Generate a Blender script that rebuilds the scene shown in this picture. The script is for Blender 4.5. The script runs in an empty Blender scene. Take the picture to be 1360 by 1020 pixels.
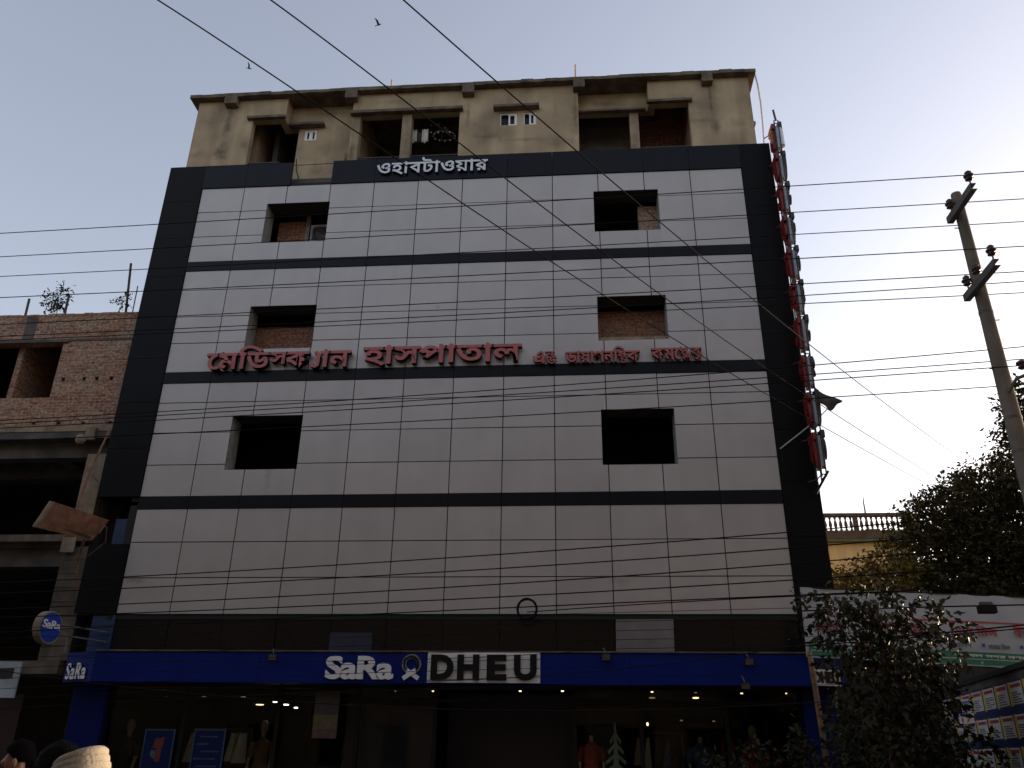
import bpy, bmesh, math, random
from mathutils import Vector, Matrix
random.seed(7)
S = bpy.context.scene
COL = S.collection
V = Vector

# ------------------------------------------------------------------ camera
F_PX, W_PX, H_PX = 1100.0, 1360.0, 1020.0
EYE = V((0, 0, 1.6))
yaw, pitch, roll = math.radians(-4.6924), math.radians(24.305), math.radians(0.7632)
cyw, syw, cp, sp = math.cos(yaw), math.sin(yaw), math.cos(pitch), math.sin(pitch)
FWD = V((syw * cp, cyw * cp, sp))
R0 = V((cyw, -syw, 0)); U0 = R0.cross(FWD)
RGT = R0 * math.cos(roll) + U0 * math.sin(roll)
UPV = -R0 * math.sin(roll) + U0 * math.cos(roll)
cam_d = bpy.data.cameras.new('camera'); cam = bpy.data.objects.new('camera', cam_d); COL.objects.link(cam)
cam_d.sensor_fit = 'HORIZONTAL'; cam_d.sensor_width = 36.0; cam_d.lens = 36.0 * F_PX / W_PX
cam_d.clip_start = 0.1; cam_d.clip_end = 5000
m = Matrix((RGT, UPV, -FWD)).transposed().to_4x4(); m.translation = EYE
cam.matrix_world = m
S.camera = cam

# ------------------------------------------------------------------ sky, sun, exposure
SUN_EL, SUN_AZ = math.radians(5.0), math.radians(54.0)     # azimuth from +Y (into the picture) towards +X (right)
w = bpy.data.worlds.new('World'); S.world = w; w.use_nodes = True
nt = w.node_tree; bg = nt.nodes['Background']
sky = nt.nodes.new('ShaderNodeTexSky'); sky.sky_type = 'NISHITA'; sky.sun_disc = False
sky.sun_elevation = SUN_EL; sky.sun_rotation = SUN_AZ
sky.air_density = 1.0; sky.dust_density = 2.5; sky.ozone_density = 2.0; sky.altitude = 0
hs = nt.nodes.new('ShaderNodeHueSaturation'); hs.inputs['Saturation'].default_value = 0.55
tint = nt.nodes.new('ShaderNodeVectorMath'); tint.operation = 'MULTIPLY'; tint.inputs[1].default_value = (1.07, 0.988, 0.995)
nt.links.new(sky.outputs[0], hs.inputs['Color']); nt.links.new(hs.outputs[0], tint.inputs[0]); nt.links.new(tint.outputs[0], bg.inputs[0]); bg.inputs[1].default_value = 0.15
sd = bpy.data.lights.new('sun', 'SUN'); so = bpy.data.objects.new('sun', sd); COL.objects.link(so)
sd.energy = 2.0; sd.angle = math.radians(0.5); sd.color = (1.0, 0.72, 0.45)
sdir = V((math.sin(SUN_AZ) * math.cos(SUN_EL), math.cos(SUN_AZ) * math.cos(SUN_EL), math.sin(SUN_EL)))
so.rotation_euler = sdir.to_track_quat('Z', 'Y').to_euler()
S.view_settings.view_transform = 'Standard'; S.view_settings.look = 'None'
S.view_settings.gamma = 1.0; S.view_settings.exposure = 1.9
S.cycles.max_bounces = 6

# ------------------------------------------------------------------ helpers
def ray(px, py):
    return FWD + RGT * ((px - 680) / F_PX) + UPV * ((510 - py) / F_PX)
def P(px, py, Y):
    """the point at depth Y seen at photo pixel (px, py)"""
    d = ray(px, py); return EYE + d * (Y / d.y)

ORG = {}
def base_of(parent):
    return ORG[parent.name] if parent else V((0, 0, 0))
def thing(name, label, cat, loc=(0, 0, 0), group=None, kind=None):
    o = bpy.data.objects.new(name, None); COL.objects.link(o); o.location = loc
    o.empty_display_size = 0.2
    ORG[o.name] = V(loc); tag(o, label, cat, group, kind); return o
def tag(o, label=None, cat=None, group=None, kind=None):
    if label: o['label'] = label
    if cat: o['category'] = cat
    if group: o['group'] = group
    if kind: o['kind'] = kind
    return o

class MB:
    def __init__(s): s.v = []; s.f = []; s.mi = []
    def add(s, verts, faces, mi=0):
        n = len(s.v); s.v += [tuple(q) for q in verts]
        s.f += [tuple(i + n for i in f) for f in faces]
        s.mi += [mi] * len(faces) if not isinstance(mi, list) else mi
        return s
    def hexa(s, b, t, mi=0):
        return s.add(list(b) + list(t), [(3, 2, 1, 0), (4, 5, 6, 7), (0, 1, 5, 4), (1, 2, 6, 5), (2, 3, 7, 6), (3, 0, 4, 7)], mi)
    def box(s, x0, x1, y0, y1, z0, z1, mi=0):
        return s.hexa([(x0, y0, z0), (x1, y0, z0), (x1, y1, z0), (x0, y1, z0)], [(x0, y0, z1), (x1, y0, z1), (x1, y1, z1), (x0, y1, z1)], mi)
    def shell(s, x0, x1, y0, y1, z0, z1, mi=0):     # room seen from inside, open towards -Y
        vs = [(x0, y0, z0), (x1, y0, z0), (x1, y1, z0), (x0, y1, z0), (x0, y0, z1), (x1, y0, z1), (x1, y1, z1), (x0, y1, z1)]
        return s.add(vs, [(0, 1, 2, 3), (7, 6, 5, 4), (2, 6, 7, 3), (1, 5, 6, 2), (3, 7, 4, 0)], mi)
    def slab(s, org, xd, zd, w, h, t, mi=0):         # thin board: front face at org..., thickness backwards
        xd = V(xd).normalized(); zd = V(zd).normalized(); nrm = xd.cross(zd); o = V(org)
        b = o - nrm * t
        q = [o, o + xd * w, o + xd * w - nrm * t, b]
        return s.hexa(q, [p + zd * h for p in q], mi)
    def tube(s, pts, r, n=6, mi=0, cap=True):
        pts = [V(p) for p in pts]; rr = r if isinstance(r, (list, tuple)) else [r] * len(pts)
        base = len(s.v); ref = V((0.13, 0.31, 0.94))
        for i, p in enumerate(pts):
            t = (pts[min(i + 1, len(pts) - 1)] - pts[max(i - 1, 0)]).normalized()
            a = t.cross(ref)
            if a.length < 0.05: a = t.cross(V((1, 0, 0)))
            a.normalize(); b = t.cross(a)
            for k in range(n):
                an = 2 * math.pi * k / n
                s.v.append(tuple(p + (a * math.cos(an) + b * math.sin(an)) * rr[i]))
        for i in range(len(pts) - 1):
            for k in range(n):
                a0 = base + i * n + k; a1 = base + i * n + (k + 1) % n
                s.f.append((a0, a1, a1 + n, a0 + n)); s.mi.append(mi)
        if cap:
            s.f.append(tuple(base + k for k in reversed(range(n)))); s.mi.append(mi)
            e = base + (len(pts) - 1) * n
            s.f.append(tuple(e + k for k in range(n))); s.mi.append(mi)
        return s
    def disc(s, c, nrm, r, t, n=28, mi=0):
        nrm = V(nrm).normalized(); c = V(c)
        return s.tube([c - nrm * t / 2, c + nrm * t / 2], r, n, mi)
    def lathe(s, c, prof, n=12, mi=0):               # prof: list of (r, z)
        c = V(c); base = len(s.v)
        for r, z in prof:
            for k in range(n):
                an = 2 * math.pi * k / n
                s.v.append((c.x + r * math.cos(an), c.y + r * math.sin(an), c.z + z))
        for i in range(len(prof) - 1):
            for k in range(n):
                a0 = base + i * n + k; a1 = base + i * n + (k + 1) % n
                s.f.append((a0, a1, a1 + n, a0 + n)); s.mi.append(mi)
        s.f.append(tuple(base + k for k in reversed(range(n)))); s.mi.append(mi)
        e = base + (len(prof) - 1) * n
        s.f.append(tuple(e + k for k in range(n))); s.mi.append(mi)
        return s
    def ball(s, c, rx, ry, rz, n=14, k=9, mi=0, rough=0.0, rnd=None):
        prof = [(max(0.02, math.sin(math.pi * i / k)), -math.cos(math.pi * i / k)) for i in range(k + 1)]
        st = len(s.v); s.lathe((0, 0, 0), prof, n, mi)
        c = V(c)
        for i in range(st, len(s.v)):
            q = s.v[i]; j = 1 + (rnd.uniform(-rough, rough) if rnd else 0)
            s.v[i] = (c.x + q[0] * rx * j, c.y + q[1] * ry * j, c.z + q[2] * rz * j)
        return s
    def build(s, name, mat, parent=None, smooth=False, bevel=0.0):
        off = base_of(parent)
        me = bpy.data.meshes.new(name)
        me.from_pydata([(q[0] - off.x, q[1] - off.y, q[2] - off.z) for q in s.v], [], s.f)
        mats = mat if isinstance(mat, (list, tuple)) else [mat]
        for q in mats: me.materials.append(q)
        if len(mats) > 1: me.polygons.foreach_set('material_index', s.mi)
        if smooth: me.polygons.foreach_set('use_smooth', [True] * len(me.polygons))
        me.update()
        o = bpy.data.objects.new(name, me); COL.objects.link(o)
        if parent: o.parent = parent
        ORG[o.name] = off
        if bevel:
            b = o.modifiers.new('bevel', 'BEVEL'); b.width = bevel; b.segments = 2; b.limit_method = 'ANGLE'
        return o

def wall_holes(mb, x0, x1, z0, z1, holes, y0, y1, mi=0):
    """solid wall between y0 (front) and y1 with rectangular holes (hx0,hx1,hz0,hz1)"""
    xs = sorted({x0, x1} | {min(max(h[i], x0), x1) for h in holes for i in (0, 1)})
    zs = sorted({z0, z1} | {min(max(h[i], z0), z1) for h in holes for i in (2, 3)})
    def solid(i, j):
        if i < 0 or j < 0 or i >= len(xs) - 1 or j >= len(zs) - 1: return False
        cx, cz = (xs[i] + xs[i + 1]) / 2, (zs[j] + zs[j + 1]) / 2
        return not any(h[0] < cx < h[1] and h[2] < cz < h[3] for h in holes)
    for i in range(len(xs) - 1):
        for j in range(len(zs) - 1):
            if not solid(i, j): continue
            a, b, c, d = xs[i], xs[i + 1], zs[j], zs[j + 1]
            mb.add([(a, y0, c), (b, y0, c), (b, y0, d), (a, y0, d)], [(0, 1, 2, 3)], mi)
            mb.add([(a, y1, c), (b, y1, c), (b, y1, d), (a, y1, d)], [(3, 2, 1, 0)], mi)
            if not solid(i - 1, j): mb.add([(a, y0, c), (a, y1, c), (a, y1, d), (a, y0, d)], [(3, 2, 1, 0)], mi)
            if not solid(i + 1, j): mb.add([(b, y0, c), (b, y1, c), (b, y1, d), (b, y0, d)], [(0, 1, 2, 3)], mi)
            if not solid(i, j - 1): mb.add([(a, y0, c), (b, y0, c), (b, y1, c), (a, y1, c)], [(3, 2, 1, 0)], mi)
            if not solid(i, j + 1): mb.add([(a, y0, d), (b, y0, d), (b, y1, d), (a, y1, d)], [(0, 1, 2, 3)], mi)
    return mb

# ------------------------------------------------------------------ materials
def N(nt, t, **kw):
    n = nt.nodes.new(t)
    for k, q in kw.items(): setattr(n, k, q)
    return n
STREAKF = 3.2
def pbr(name, col, rough=0.6, var=0.15, scale=3.0, bump=0.0, metal=0.0, spec=0.5, island=0.0, streak=0.0, detail=6.0, bscale=40.0):
    mt = bpy.data.materials.new(name); mt.use_nodes = True; nt = mt.node_tree; L = nt.links
    b = nt.nodes['Principled BSDF']
    b.inputs['Roughness'].default_value = rough; b.inputs['Metallic'].default_value = metal
    b.inputs['Specular IOR Level'].default_value = spec
    tc = N(nt, 'ShaderNodeTexCoord')
    n1 = N(nt, 'ShaderNodeTexNoise'); n1.inputs['Scale'].default_value = scale; n1.inputs['Detail'].default_value = detail
    L.new(tc.outputs['Object'], n1.inputs['Vector'])
    mr = N(nt, 'ShaderNodeMapRange'); mr.inputs[1].default_value = 0.3; mr.inputs[2].default_value = 0.7
    mr.inputs[3].default_value = 1 - var; mr.inputs[4].default_value = 1 + var
    L.new(n1.outputs['Fac'], mr.inputs[0]); fac = mr.outputs[0]
    if island:
        g = N(nt, 'ShaderNodeNewGeometry'); m2 = N(nt, 'ShaderNodeMapRange')
        m2.inputs[3].default_value = 1 - island; m2.inputs[4].default_value = 1 + island
        L.new(g.outputs['Random Per Island'], m2.inputs[0])
        mm = N(nt, 'ShaderNodeMath', operation='MULTIPLY'); L.new(fac, mm.inputs[0]); L.new(m2.outputs[0], mm.inputs[1]); fac = mm.outputs[0]
    if streak:
        mp = N(nt, 'ShaderNodeMapping'); mp.inputs['Scale'].default_value = (STREAKF, STREAKF, 0.28); L.new(tc.outputs['Object'], mp.inputs['Vector'])
        n2 = N(nt, 'ShaderNodeTexNoise'); n2.inputs['Scale'].default_value = 1.0; n2.inputs['Detail'].default_value = 5.0; L.new(mp.outputs[0], n2.inputs['Vector'])
        m3 = N(nt, 'ShaderNodeMapRange'); m3.inputs[1].default_value = 0.42; m3.inputs[2].default_value = 0.7; m3.inputs[3].default_value = 1.0; m3.inputs[4].default_value = 1 - streak
        L.new(n2.outputs['Fac'], m3.inputs[0])
        mm = N(nt, 'ShaderNodeMath', operation='MULTIPLY'); L.new(fac, mm.inputs[0]); L.new(m3.outputs[0], mm.inputs[1]); fac = mm.outputs[0]
    vm = N(nt, 'ShaderNodeVectorMath', operation='SCALE'); vm.inputs[0].default_value = col[:3]
    L.new(fac, vm.inputs['Scale']); L.new(vm.outputs[0], b.inputs['Base Color'])
    if bump:
        n3 = N(nt, 'ShaderNodeTexNoise'); n3.inputs['Scale'].default_value = bscale; n3.inputs['Detail'].default_value = 4.0
        L.new(tc.outputs['Object'], n3.inputs['Vector'])
        bp = N(nt, 'ShaderNodeBump'); bp.inputs['Strength'].default_value = bump; bp.inputs['Distance'].default_value = 0.02
        L.new(n3.outputs['Fac'], bp.inputs['Height']); L.new(bp.outputs[0], b.inputs['Normal'])
    return mt
def brickmat(name, c1, c2, mortar, smear=0.45, scale=1.0):
    mt = bpy.data.materials.new(name); mt.use_nodes = True; nt = mt.node_tree; L = nt.links
    b = nt.nodes['Principled BSDF']; b.inputs['Roughness'].default_value = 0.9
    tc = N(nt, 'ShaderNodeTexCoord'); sx = N(nt, 'ShaderNodeSeparateXYZ'); L.new(tc.outputs['Object'], sx.inputs[0])
    ad = N(nt, 'ShaderNodeMath', operation='ADD'); L.new(sx.outputs['X'], ad.inputs[0]); L.new(sx.outputs['Y'], ad.inputs[1])
    cx = N(nt, 'ShaderNodeCombineXYZ'); L.new(ad.outputs[0], cx.inputs['X']); L.new(sx.outputs['Z'], cx.inputs['Y'])
    nz = N(nt, 'ShaderNodeTexNoise'); nz.inputs['Scale'].default_value = 6.0; L.new(cx.outputs[0], nz.inputs['Vector'])
    vd = N(nt, 'ShaderNodeVectorMath', operation='SCALE'); vd.inputs['Scale'].default_value = 0.06; L.new(nz.outputs['Color'], vd.inputs[0])
    va = N(nt, 'ShaderNodeVectorMath', operation='ADD'); L.new(cx.outputs[0], va.inputs[0]); L.new(vd.outputs[0], va.inputs[1])
    br = N(nt, 'ShaderNodeTexBrick'); L.new(va.outputs[0], br.inputs['Vector'])
    br.inputs['Scale'].default_value = scale; br.inputs['Brick Width'].default_value = 0.25; br.inputs['Row Height'].default_value = 0.085
    br.inputs['Mortar Size'].default_value = 0.009; br.inputs['Mortar Smooth'].default_value = 0.4
    br.inputs['Color1'].default_value = (*c1, 1); br.inputs['Color2'].default_value = (*c2, 1); br.inputs['Mortar'].default_value = (*mortar, 1)
    n2 = N(nt, 'ShaderNodeTexNoise'); n2.inputs['Scale'].default_value = 1.1; n2.inputs['Detail'].default_value = 8; n2.inputs['Roughness'].default_value = 0.65
    L.new(cx.outputs[0], n2.inputs['Vector'])
    mr = N(nt, 'ShaderNodeMapRange'); mr.inputs[1].default_value = 0.45; mr.inputs[2].default_value = 0.68; mr.inputs[4].default_value = smear
    L.new(n2.outputs['Fac'], mr.inputs[0])
    mx = N(nt, 'ShaderNodeMix', data_type='RGBA'); L.new(mr.outputs[0], mx.inputs[0]); L.new(br.outputs['Color'], mx.inputs[6])
    mx.inputs[7].default_value = (*[q * 0.9 for q in mortar], 1)
    n4 = N(nt, 'ShaderNodeTexNoise'); n4.inputs['Scale'].default_value = 14; n4.inputs['Detail'].default_value = 3; L.new(cx.outputs[0], n4.inputs['Vector'])
    m4 = N(nt, 'ShaderNodeMapRange'); m4.inputs[1].default_value = 0.3; m4.inputs[2].default_value = 0.7; m4.inputs[3].default_value = 0.42; m4.inputs[4].default_value = 1.6; L.new(n4.outputs['Fac'], m4.inputs[0])
    vs = N(nt, 'ShaderNodeVectorMath', operation='SCALE'); L.new(mx.outputs[2], vs.inputs[0]); L.new(m4.outputs[0], vs.inputs['Scale'])
    L.new(vs.outputs[0], b.inputs['Base Color'])
    bp = N(nt, 'ShaderNodeBump'); bp.inputs['Strength'].default_value = 0.7; bp.inputs['Distance'].default_value = 0.015; bp.invert = True
    L.new(br.outputs['Fac'], bp.inputs['Height']); L.new(bp.outputs[0], b.inputs['Normal'])
    return mt
def leafmat(name, c, var=0.6):
    mt = bpy.data.materials.new(name); mt.use_nodes = True; nt = mt.node_tree; L = nt.links
    b = nt.nodes['Principled BSDF']; b.inputs['Roughness'].default_value = 0.55; b.inputs['Specular IOR Level'].default_value = 0.15
    g = N(nt, 'ShaderNodeNewGeometry'); cr = N(nt, 'ShaderNodeValToRGB')
    e = cr.color_ramp.elements
    e[0].color = (*[q * (1 - var) for q in c], 1); e[1].color = (c[0] * (1 + var) * 1.15, c[1] * (1 + var), c[2] * (1 + var * .6), 1)
    L.new(g.outputs['Random Per Island'], cr.inputs[0]); L.new(cr.outputs[0], b.inputs['Base Color'])
    tr = N(nt, 'ShaderNodeBsdfTranslucent'); L.new(cr.outputs[0], tr.inputs[0])
    ms = N(nt, 'ShaderNodeMixShader'); ms.inputs[0].default_value = 0.09
    L.new(b.outputs[0], ms.inputs[1]); L.new(tr.outputs[0], ms.inputs[2]); L.new(ms.outputs[0], nt.nodes['Material Output'].inputs[0])
    return mt
def emit(name, col, st):
    mt = bpy.data.materials.new(name); mt.use_nodes = True; b = mt.node_tree.nodes['Principled BSDF']
    b.inputs['Base Color'].default_value = (*col, 1); b.inputs['Emission Color'].default_value = (*col, 1); b.inputs['Emission Strength'].default_value = st
    return mt
def glassmat(name, tint, gloss=0.15, rough=0.03):
    mt = bpy.data.materials.new(name); mt.use_nodes = True; nt = mt.node_tree; L = nt.links
    nt.nodes.remove(nt.nodes['Principled BSDF'])
    tr = N(nt, 'ShaderNodeBsdfTransparent'); tr.inputs[0].default_value = (*tint, 1)
    gl = N(nt, 'ShaderNodeBsdfGlossy'); gl.inputs['Roughness'].default_value = rough
    fr = N(nt, 'ShaderNodeFresnel'); fr.inputs[0].default_value = 1.22
    ms = N(nt, 'ShaderNodeMixShader'); L.new(fr.outputs[0], ms.inputs[0])
    L.new(tr.outputs[0], ms.inputs[1]); L.new(gl.outputs[0], ms.inputs[2]); L.new(ms.outputs[0], nt.nodes['Material Output'].inputs[0])
    return mt

M = dict(
    grey=pbr('grey_panel', (0.455, 0.428, 0.405), 0.42, 0.05, 1.2, island=0.04, streak=0.035, metal=0.25),
    black=pbr('black_panel', (0.0035, 0.0037, 0.0043), 0.45, 0.15, 1.5, island=0.12, streak=0.15, spec=0.12),
    navy=pbr('navy_panel', (0.005, 0.0062, 0.010), 0.42, 0.2, 1.5, island=0.15, streak=0.25, spec=0.18),
    back=pbr('joint_black', (0.02, 0.02, 0.02), 0.9, 0.1),
    reveal=pbr('reveal_render', (0.26, 0.245, 0.22), 0.85, 0.2, 5, bump=0.3),
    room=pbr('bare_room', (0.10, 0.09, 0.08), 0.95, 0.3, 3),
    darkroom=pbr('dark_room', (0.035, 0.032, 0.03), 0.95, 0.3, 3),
    plaster=pbr('stained_plaster', (0.385, 0.30, 0.19), 0.92, 0.34, 0.9, bump=0.5, streak=0.22, detail=9, bscale=18),
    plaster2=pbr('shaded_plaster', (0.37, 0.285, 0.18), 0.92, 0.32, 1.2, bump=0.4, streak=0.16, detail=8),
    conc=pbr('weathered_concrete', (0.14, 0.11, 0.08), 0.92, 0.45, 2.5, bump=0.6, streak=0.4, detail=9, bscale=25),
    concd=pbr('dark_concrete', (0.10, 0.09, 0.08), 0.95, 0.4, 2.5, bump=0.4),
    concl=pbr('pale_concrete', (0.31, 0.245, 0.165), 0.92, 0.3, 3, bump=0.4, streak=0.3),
    brick=brickmat('raw_brick', (0.42, 0.215, 0.125), (0.22, 0.10, 0.056), (0.40, 0.32, 0.24), 0.85),
    brickin=brickmat('inner_brick', (0.30, 0.13, 0.07), (0.20, 0.08, 0.045), (0.22, 0.18, 0.14), 0.4),
    bricktan=brickmat('tan_brick', (0.40, 0.27, 0.19), (0.34, 0.22, 0.15), (0.33, 0.27, 0.21), 0.7),
    red=pbr('red_acrylic', (0.42, 0.098, 0.087), 0.35, 0.08),
    deepred=pbr('deep_red', (0.19, 0.016, 0.016), 0.4, 0.15),
    white=pbr('white_paint', (0.78, 0.78, 0.76), 0.45, 0.08),
    silver=pbr('silver_letter', (0.62, 0.62, 0.64), 0.35, 0.08, metal=0.3),
    dark=pbr('dark_metal', (0.03, 0.028, 0.027), 0.5, 0.25),
    black_l=pbr('black_letter', (0.007, 0.007, 0.007), 0.5, 0.1, spec=.2),
    blue=pbr('blue_fascia', (0.004, 0.016, 0.16), 0.6, 0.10, 0.8, streak=0.12, island=0.05, spec=0.12),
    bluep=pbr('blue_pilaster', (0.0025, 0.009, 0.085), 0.6, 0.15, 1.2, streak=0.1, spec=0.1),
    bluesign=pbr('blue_disc', (0.016, 0.045, 0.33), 0.4, 0.05),
    blueposter=pbr('blue_poster', (0.005, 0.014, 0.075), 0.6, 0.1, spec=.15),
    rust=pbr('rusted_orange', (0.20, 0.095, 0.052), 0.75, 0.35, 6, bump=0.3, detail=8),
    wire=pbr('cable', (0.016, 0.015, 0.014), 0.95, 0.1, spec=0.1),
    pole=pbr('spun_concrete', (0.21, 0.18, 0.145), 0.9, 0.22, 4, bump=0.3, streak=0.35, bscale=60),
    steel=pbr('galvanised', (0.13, 0.12, 0.115), 0.6, 0.25, 8, metal=0.3),
    porc=pbr('brown_porcelain', (0.05, 0.022, 0.018), 0.25, 0.1),
    glass=glassmat('shop_glass', (0.8, 0.82, 0.8)),
    bluegl=pbr('blue_glass', (0.025, 0.055, 0.12), 0.15, 0.2, 2.0),
    darkgl=pbr('dark_glazing', (0.006, 0.006, 0.0065), 0.22, 0.2, 1.0, island=0.35, spec=.25),
    shop=pbr('shop_wall', (0.012, 0.010, 0.008), 0.8, 0.3, 2),
    lampw=emit('warm_lamp', (1.0, 0.72, 0.35), 0.9),
    lampb=emit('white_lamp', (1.0, 0.97, 0.80), 2.6),
    lampd=emit('dim_lamp', (1.0, 0.8, 0.5), 0.06),
    yellow=pbr('yellow_wall', (0.74, 0.55, 0.27), 0.9, 0.12, 1.0, streak=0.15),
    bark=pbr('bark', (0.085, 0.06, 0.04), 0.95, 0.3, 9, bump=0.6),
    leaf=leafmat('leaf_dark', (0.026, 0.032, 0.013), 0.55),
    leaf2=leafmat('leaf_shrub', (0.026, 0.028, 0.015), 0.55),
    leaf3=leafmat('leaf_yellowish', (0.10, 0.095, 0.03), 0.5),
    leaf4=leafmat('leaf_roof', (0.045, 0.065, 0.03), 0.4),
    banner=pbr('banner_vinyl', (0.42, 0.44, 0.45), 0.6, 0.08, 1.5, streak=0.1),
    green=pbr('banner_green', (0.02, 0.17, 0.10), 0.5, 0.1),
    bred=pbr('print_red', (0.42, 0.05, 0.07), 0.6, 0.1),
    bblue=pbr('print_blue', (0.03, 0.06, 0.30), 0.6, 0.1),
    bgrey=pbr('print_grey', (0.10, 0.11, 0.13), 0.6, 0.1),
    yprint=pbr('print_yellow', (0.65, 0.48, 0.03), 0.6, 0.1),
    paper=pbr('poster_paper', (0.66, 0.64, 0.60), 0.7, 0.12, 4),
    asphalt=pbr('asphalt', (0.05, 0.048, 0.046), 0.95, 0.25, 6, bump=0.4),
    paving=pbr('paving', (0.16, 0.14, 0.12), 0.95, 0.25, 3, bump=0.4),
    soil=pbr('soil', (0.10, 0.08, 0.06), 1.0, 0.3, 0.5),
    kerb=pbr('kerb', (0.24, 0.22, 0.2), 0.9, 0.2, 3, bump=0.3),
    skin=pbr('skin', (0.26, 0.13, 0.085), 0.55, 0.08, 8),
    hair=pbr('hair', (0.004, 0.0035, 0.0035), 0.8, 0.3, 60, bump=0.8, bscale=120, spec=0.06),
    cream=pbr('cream_cloth', (0.30, 0.27, 0.22), 0.9, 0.12, 7, bump=0.35, bscale=90),
    darkcloth=pbr('dark_cloth', (0.03, 0.025, 0.028), 0.9, 0.2, 7, bump=0.3),
    redcloth=pbr('red_cloth', (0.30, 0.035, 0.02), 0.85, 0.15, 7, bump=0.3),
    tealcloth=pbr('teal_cloth', (0.03, 0.16, 0.17), 0.85, 0.15, 7, bump=0.3),
    browncloth=pbr('brown_cloth', (0.22, 0.13, 0.07), 0.85, 0.2, 7, bump=0.3),
    bluecloth=pbr('blue_cloth', (0.05, 0.09, 0.22), 0.85, 0.2, 7, bump=0.3),
    manne=pbr('mannequin_shell', (0.42, 0.36, 0.26), 0.4, 0.05),
    mint=pbr('mint_board', (0.26, 0.38, 0.32), 0.6, 0.1),
    flag=pbr('grey_brown_cloth', (0.07, 0.052, 0.04), 0.9, 0.25, 6, bump=0.3),
    pvc=pbr('white_pvc', (0.50, 0.49, 0.46), 0.5, 0.1),
    ypipe=pbr('yellow_pipe', (0.55, 0.33, 0.06), 0.6, 0.15),
    balus=pbr('baluster_stone', (0.10, 0.075, 0.055), 0.95, 0.3, 3),
    boxgrey=pbr('letter_box_grey', (0.36, 0.37, 0.40), 0.4, 0.2, 5, metal=0.2),
    ptext=pbr('poster_text', (.04, .06, .14), .6, .2),
    bird=pbr('feather', (0.015, 0.015, 0.018), 0.8, 0.2),
)

def add_stains(mt, pts, col=(0.07, 0.055, 0.04)):
    nt = mt.node_tree; L = nt.links; b = nt.nodes['Principled BSDF']; src = b.inputs['Base Color'].links[0].from_socket
    tc = N(nt, 'ShaderNodeTexCoord'); nz = N(nt, 'ShaderNodeTexNoise'); nz.inputs['Scale'].default_value = 5.0; nz.inputs['Detail'].default_value = 6.0
    L.new(tc.outputs['Object'], nz.inputs['Vector'])
    for x, z, wx, wz, st in pts:
        mp = N(nt, 'ShaderNodeVectorMath', operation='SUBTRACT'); mp.inputs[1].default_value = (x + 2.95, 0, z); L.new(tc.outputs['Object'], mp.inputs[0])
        ms = N(nt, 'ShaderNodeVectorMath', operation='MULTIPLY'); ms.inputs[1].default_value = (1 / wx, 0, 1 / wz); L.new(mp.outputs[0], ms.inputs[0])
        ln = N(nt, 'ShaderNodeVectorMath', operation='LENGTH'); L.new(ms.outputs[0], ln.inputs[0])
        ad = N(nt, 'ShaderNodeMath', operation='MULTIPLY_ADD'); ad.inputs[1].default_value = 1.8; L.new(nz.outputs['Fac'], ad.inputs[0]); L.new(ln.outputs['Value'], ad.inputs[2])
        mr = N(nt, 'ShaderNodeMapRange'); mr.inputs[1].default_value = 0.85; mr.inputs[2].default_value = 1.95; mr.inputs[3].default_value = st; mr.inputs[4].default_value = 0.0; L.new(ad.outputs[0], mr.inputs[0])
        mx = N(nt, 'ShaderNodeMix', data_type='RGBA'); L.new(mr.outputs[0], mx.inputs[0]); L.new(src, mx.inputs[6]); mx.inputs[7].default_value = (*col, 1); src = mx.outputs[2]
    L.new(src, b.inputs['Base Color'])
add_stains(M['plaster'], [(-9.93, 18.45, .13, .75, .75), (-9.98, 17.35, .22, .42, .8), (-9.3, 17.6, .2, .3, .5), (-10.6, 17.3, .5, .18, .35), (3.98, 18.55, .05, .6, .7), (4.05, 17.55, .17, .3, .85), (3.6, 17.75, .5, .12, .4), (4.6, 17.6, .4, .2, .35),
    (-2.3, 17.5, .5, .10, .4), (-1.2, 17.35, .7, .08, .45), (-.2, 17.2, .35, .3, .35), (-2.86, 18.4, .06, .5, .55), (.2, 18.3, .08, 1.0, .6), (-6.15, 17.2, .10, .5, .7), (-4.9, 18.95, .8, .12, .3)])
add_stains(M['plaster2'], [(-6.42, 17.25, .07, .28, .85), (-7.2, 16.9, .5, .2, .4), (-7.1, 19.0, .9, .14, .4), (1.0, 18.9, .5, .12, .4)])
add_stains(M['grey'], [(-9.95, 5.16, .35, .10, .55), (-9.6, 4.9, .8, .25, .16), (-7.2, 7.55, .12, .35, .30), (.9, 5.1, .3, .12, .25), (-3.4, 12.0, .10, .06, .4), (-.6, 10.75, .4, .1, .14), (1.5, 10.7, .7, .25, .22), (3.2, 5.2, .25, .1, .2)], col=(.13, .10, .07))

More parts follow.
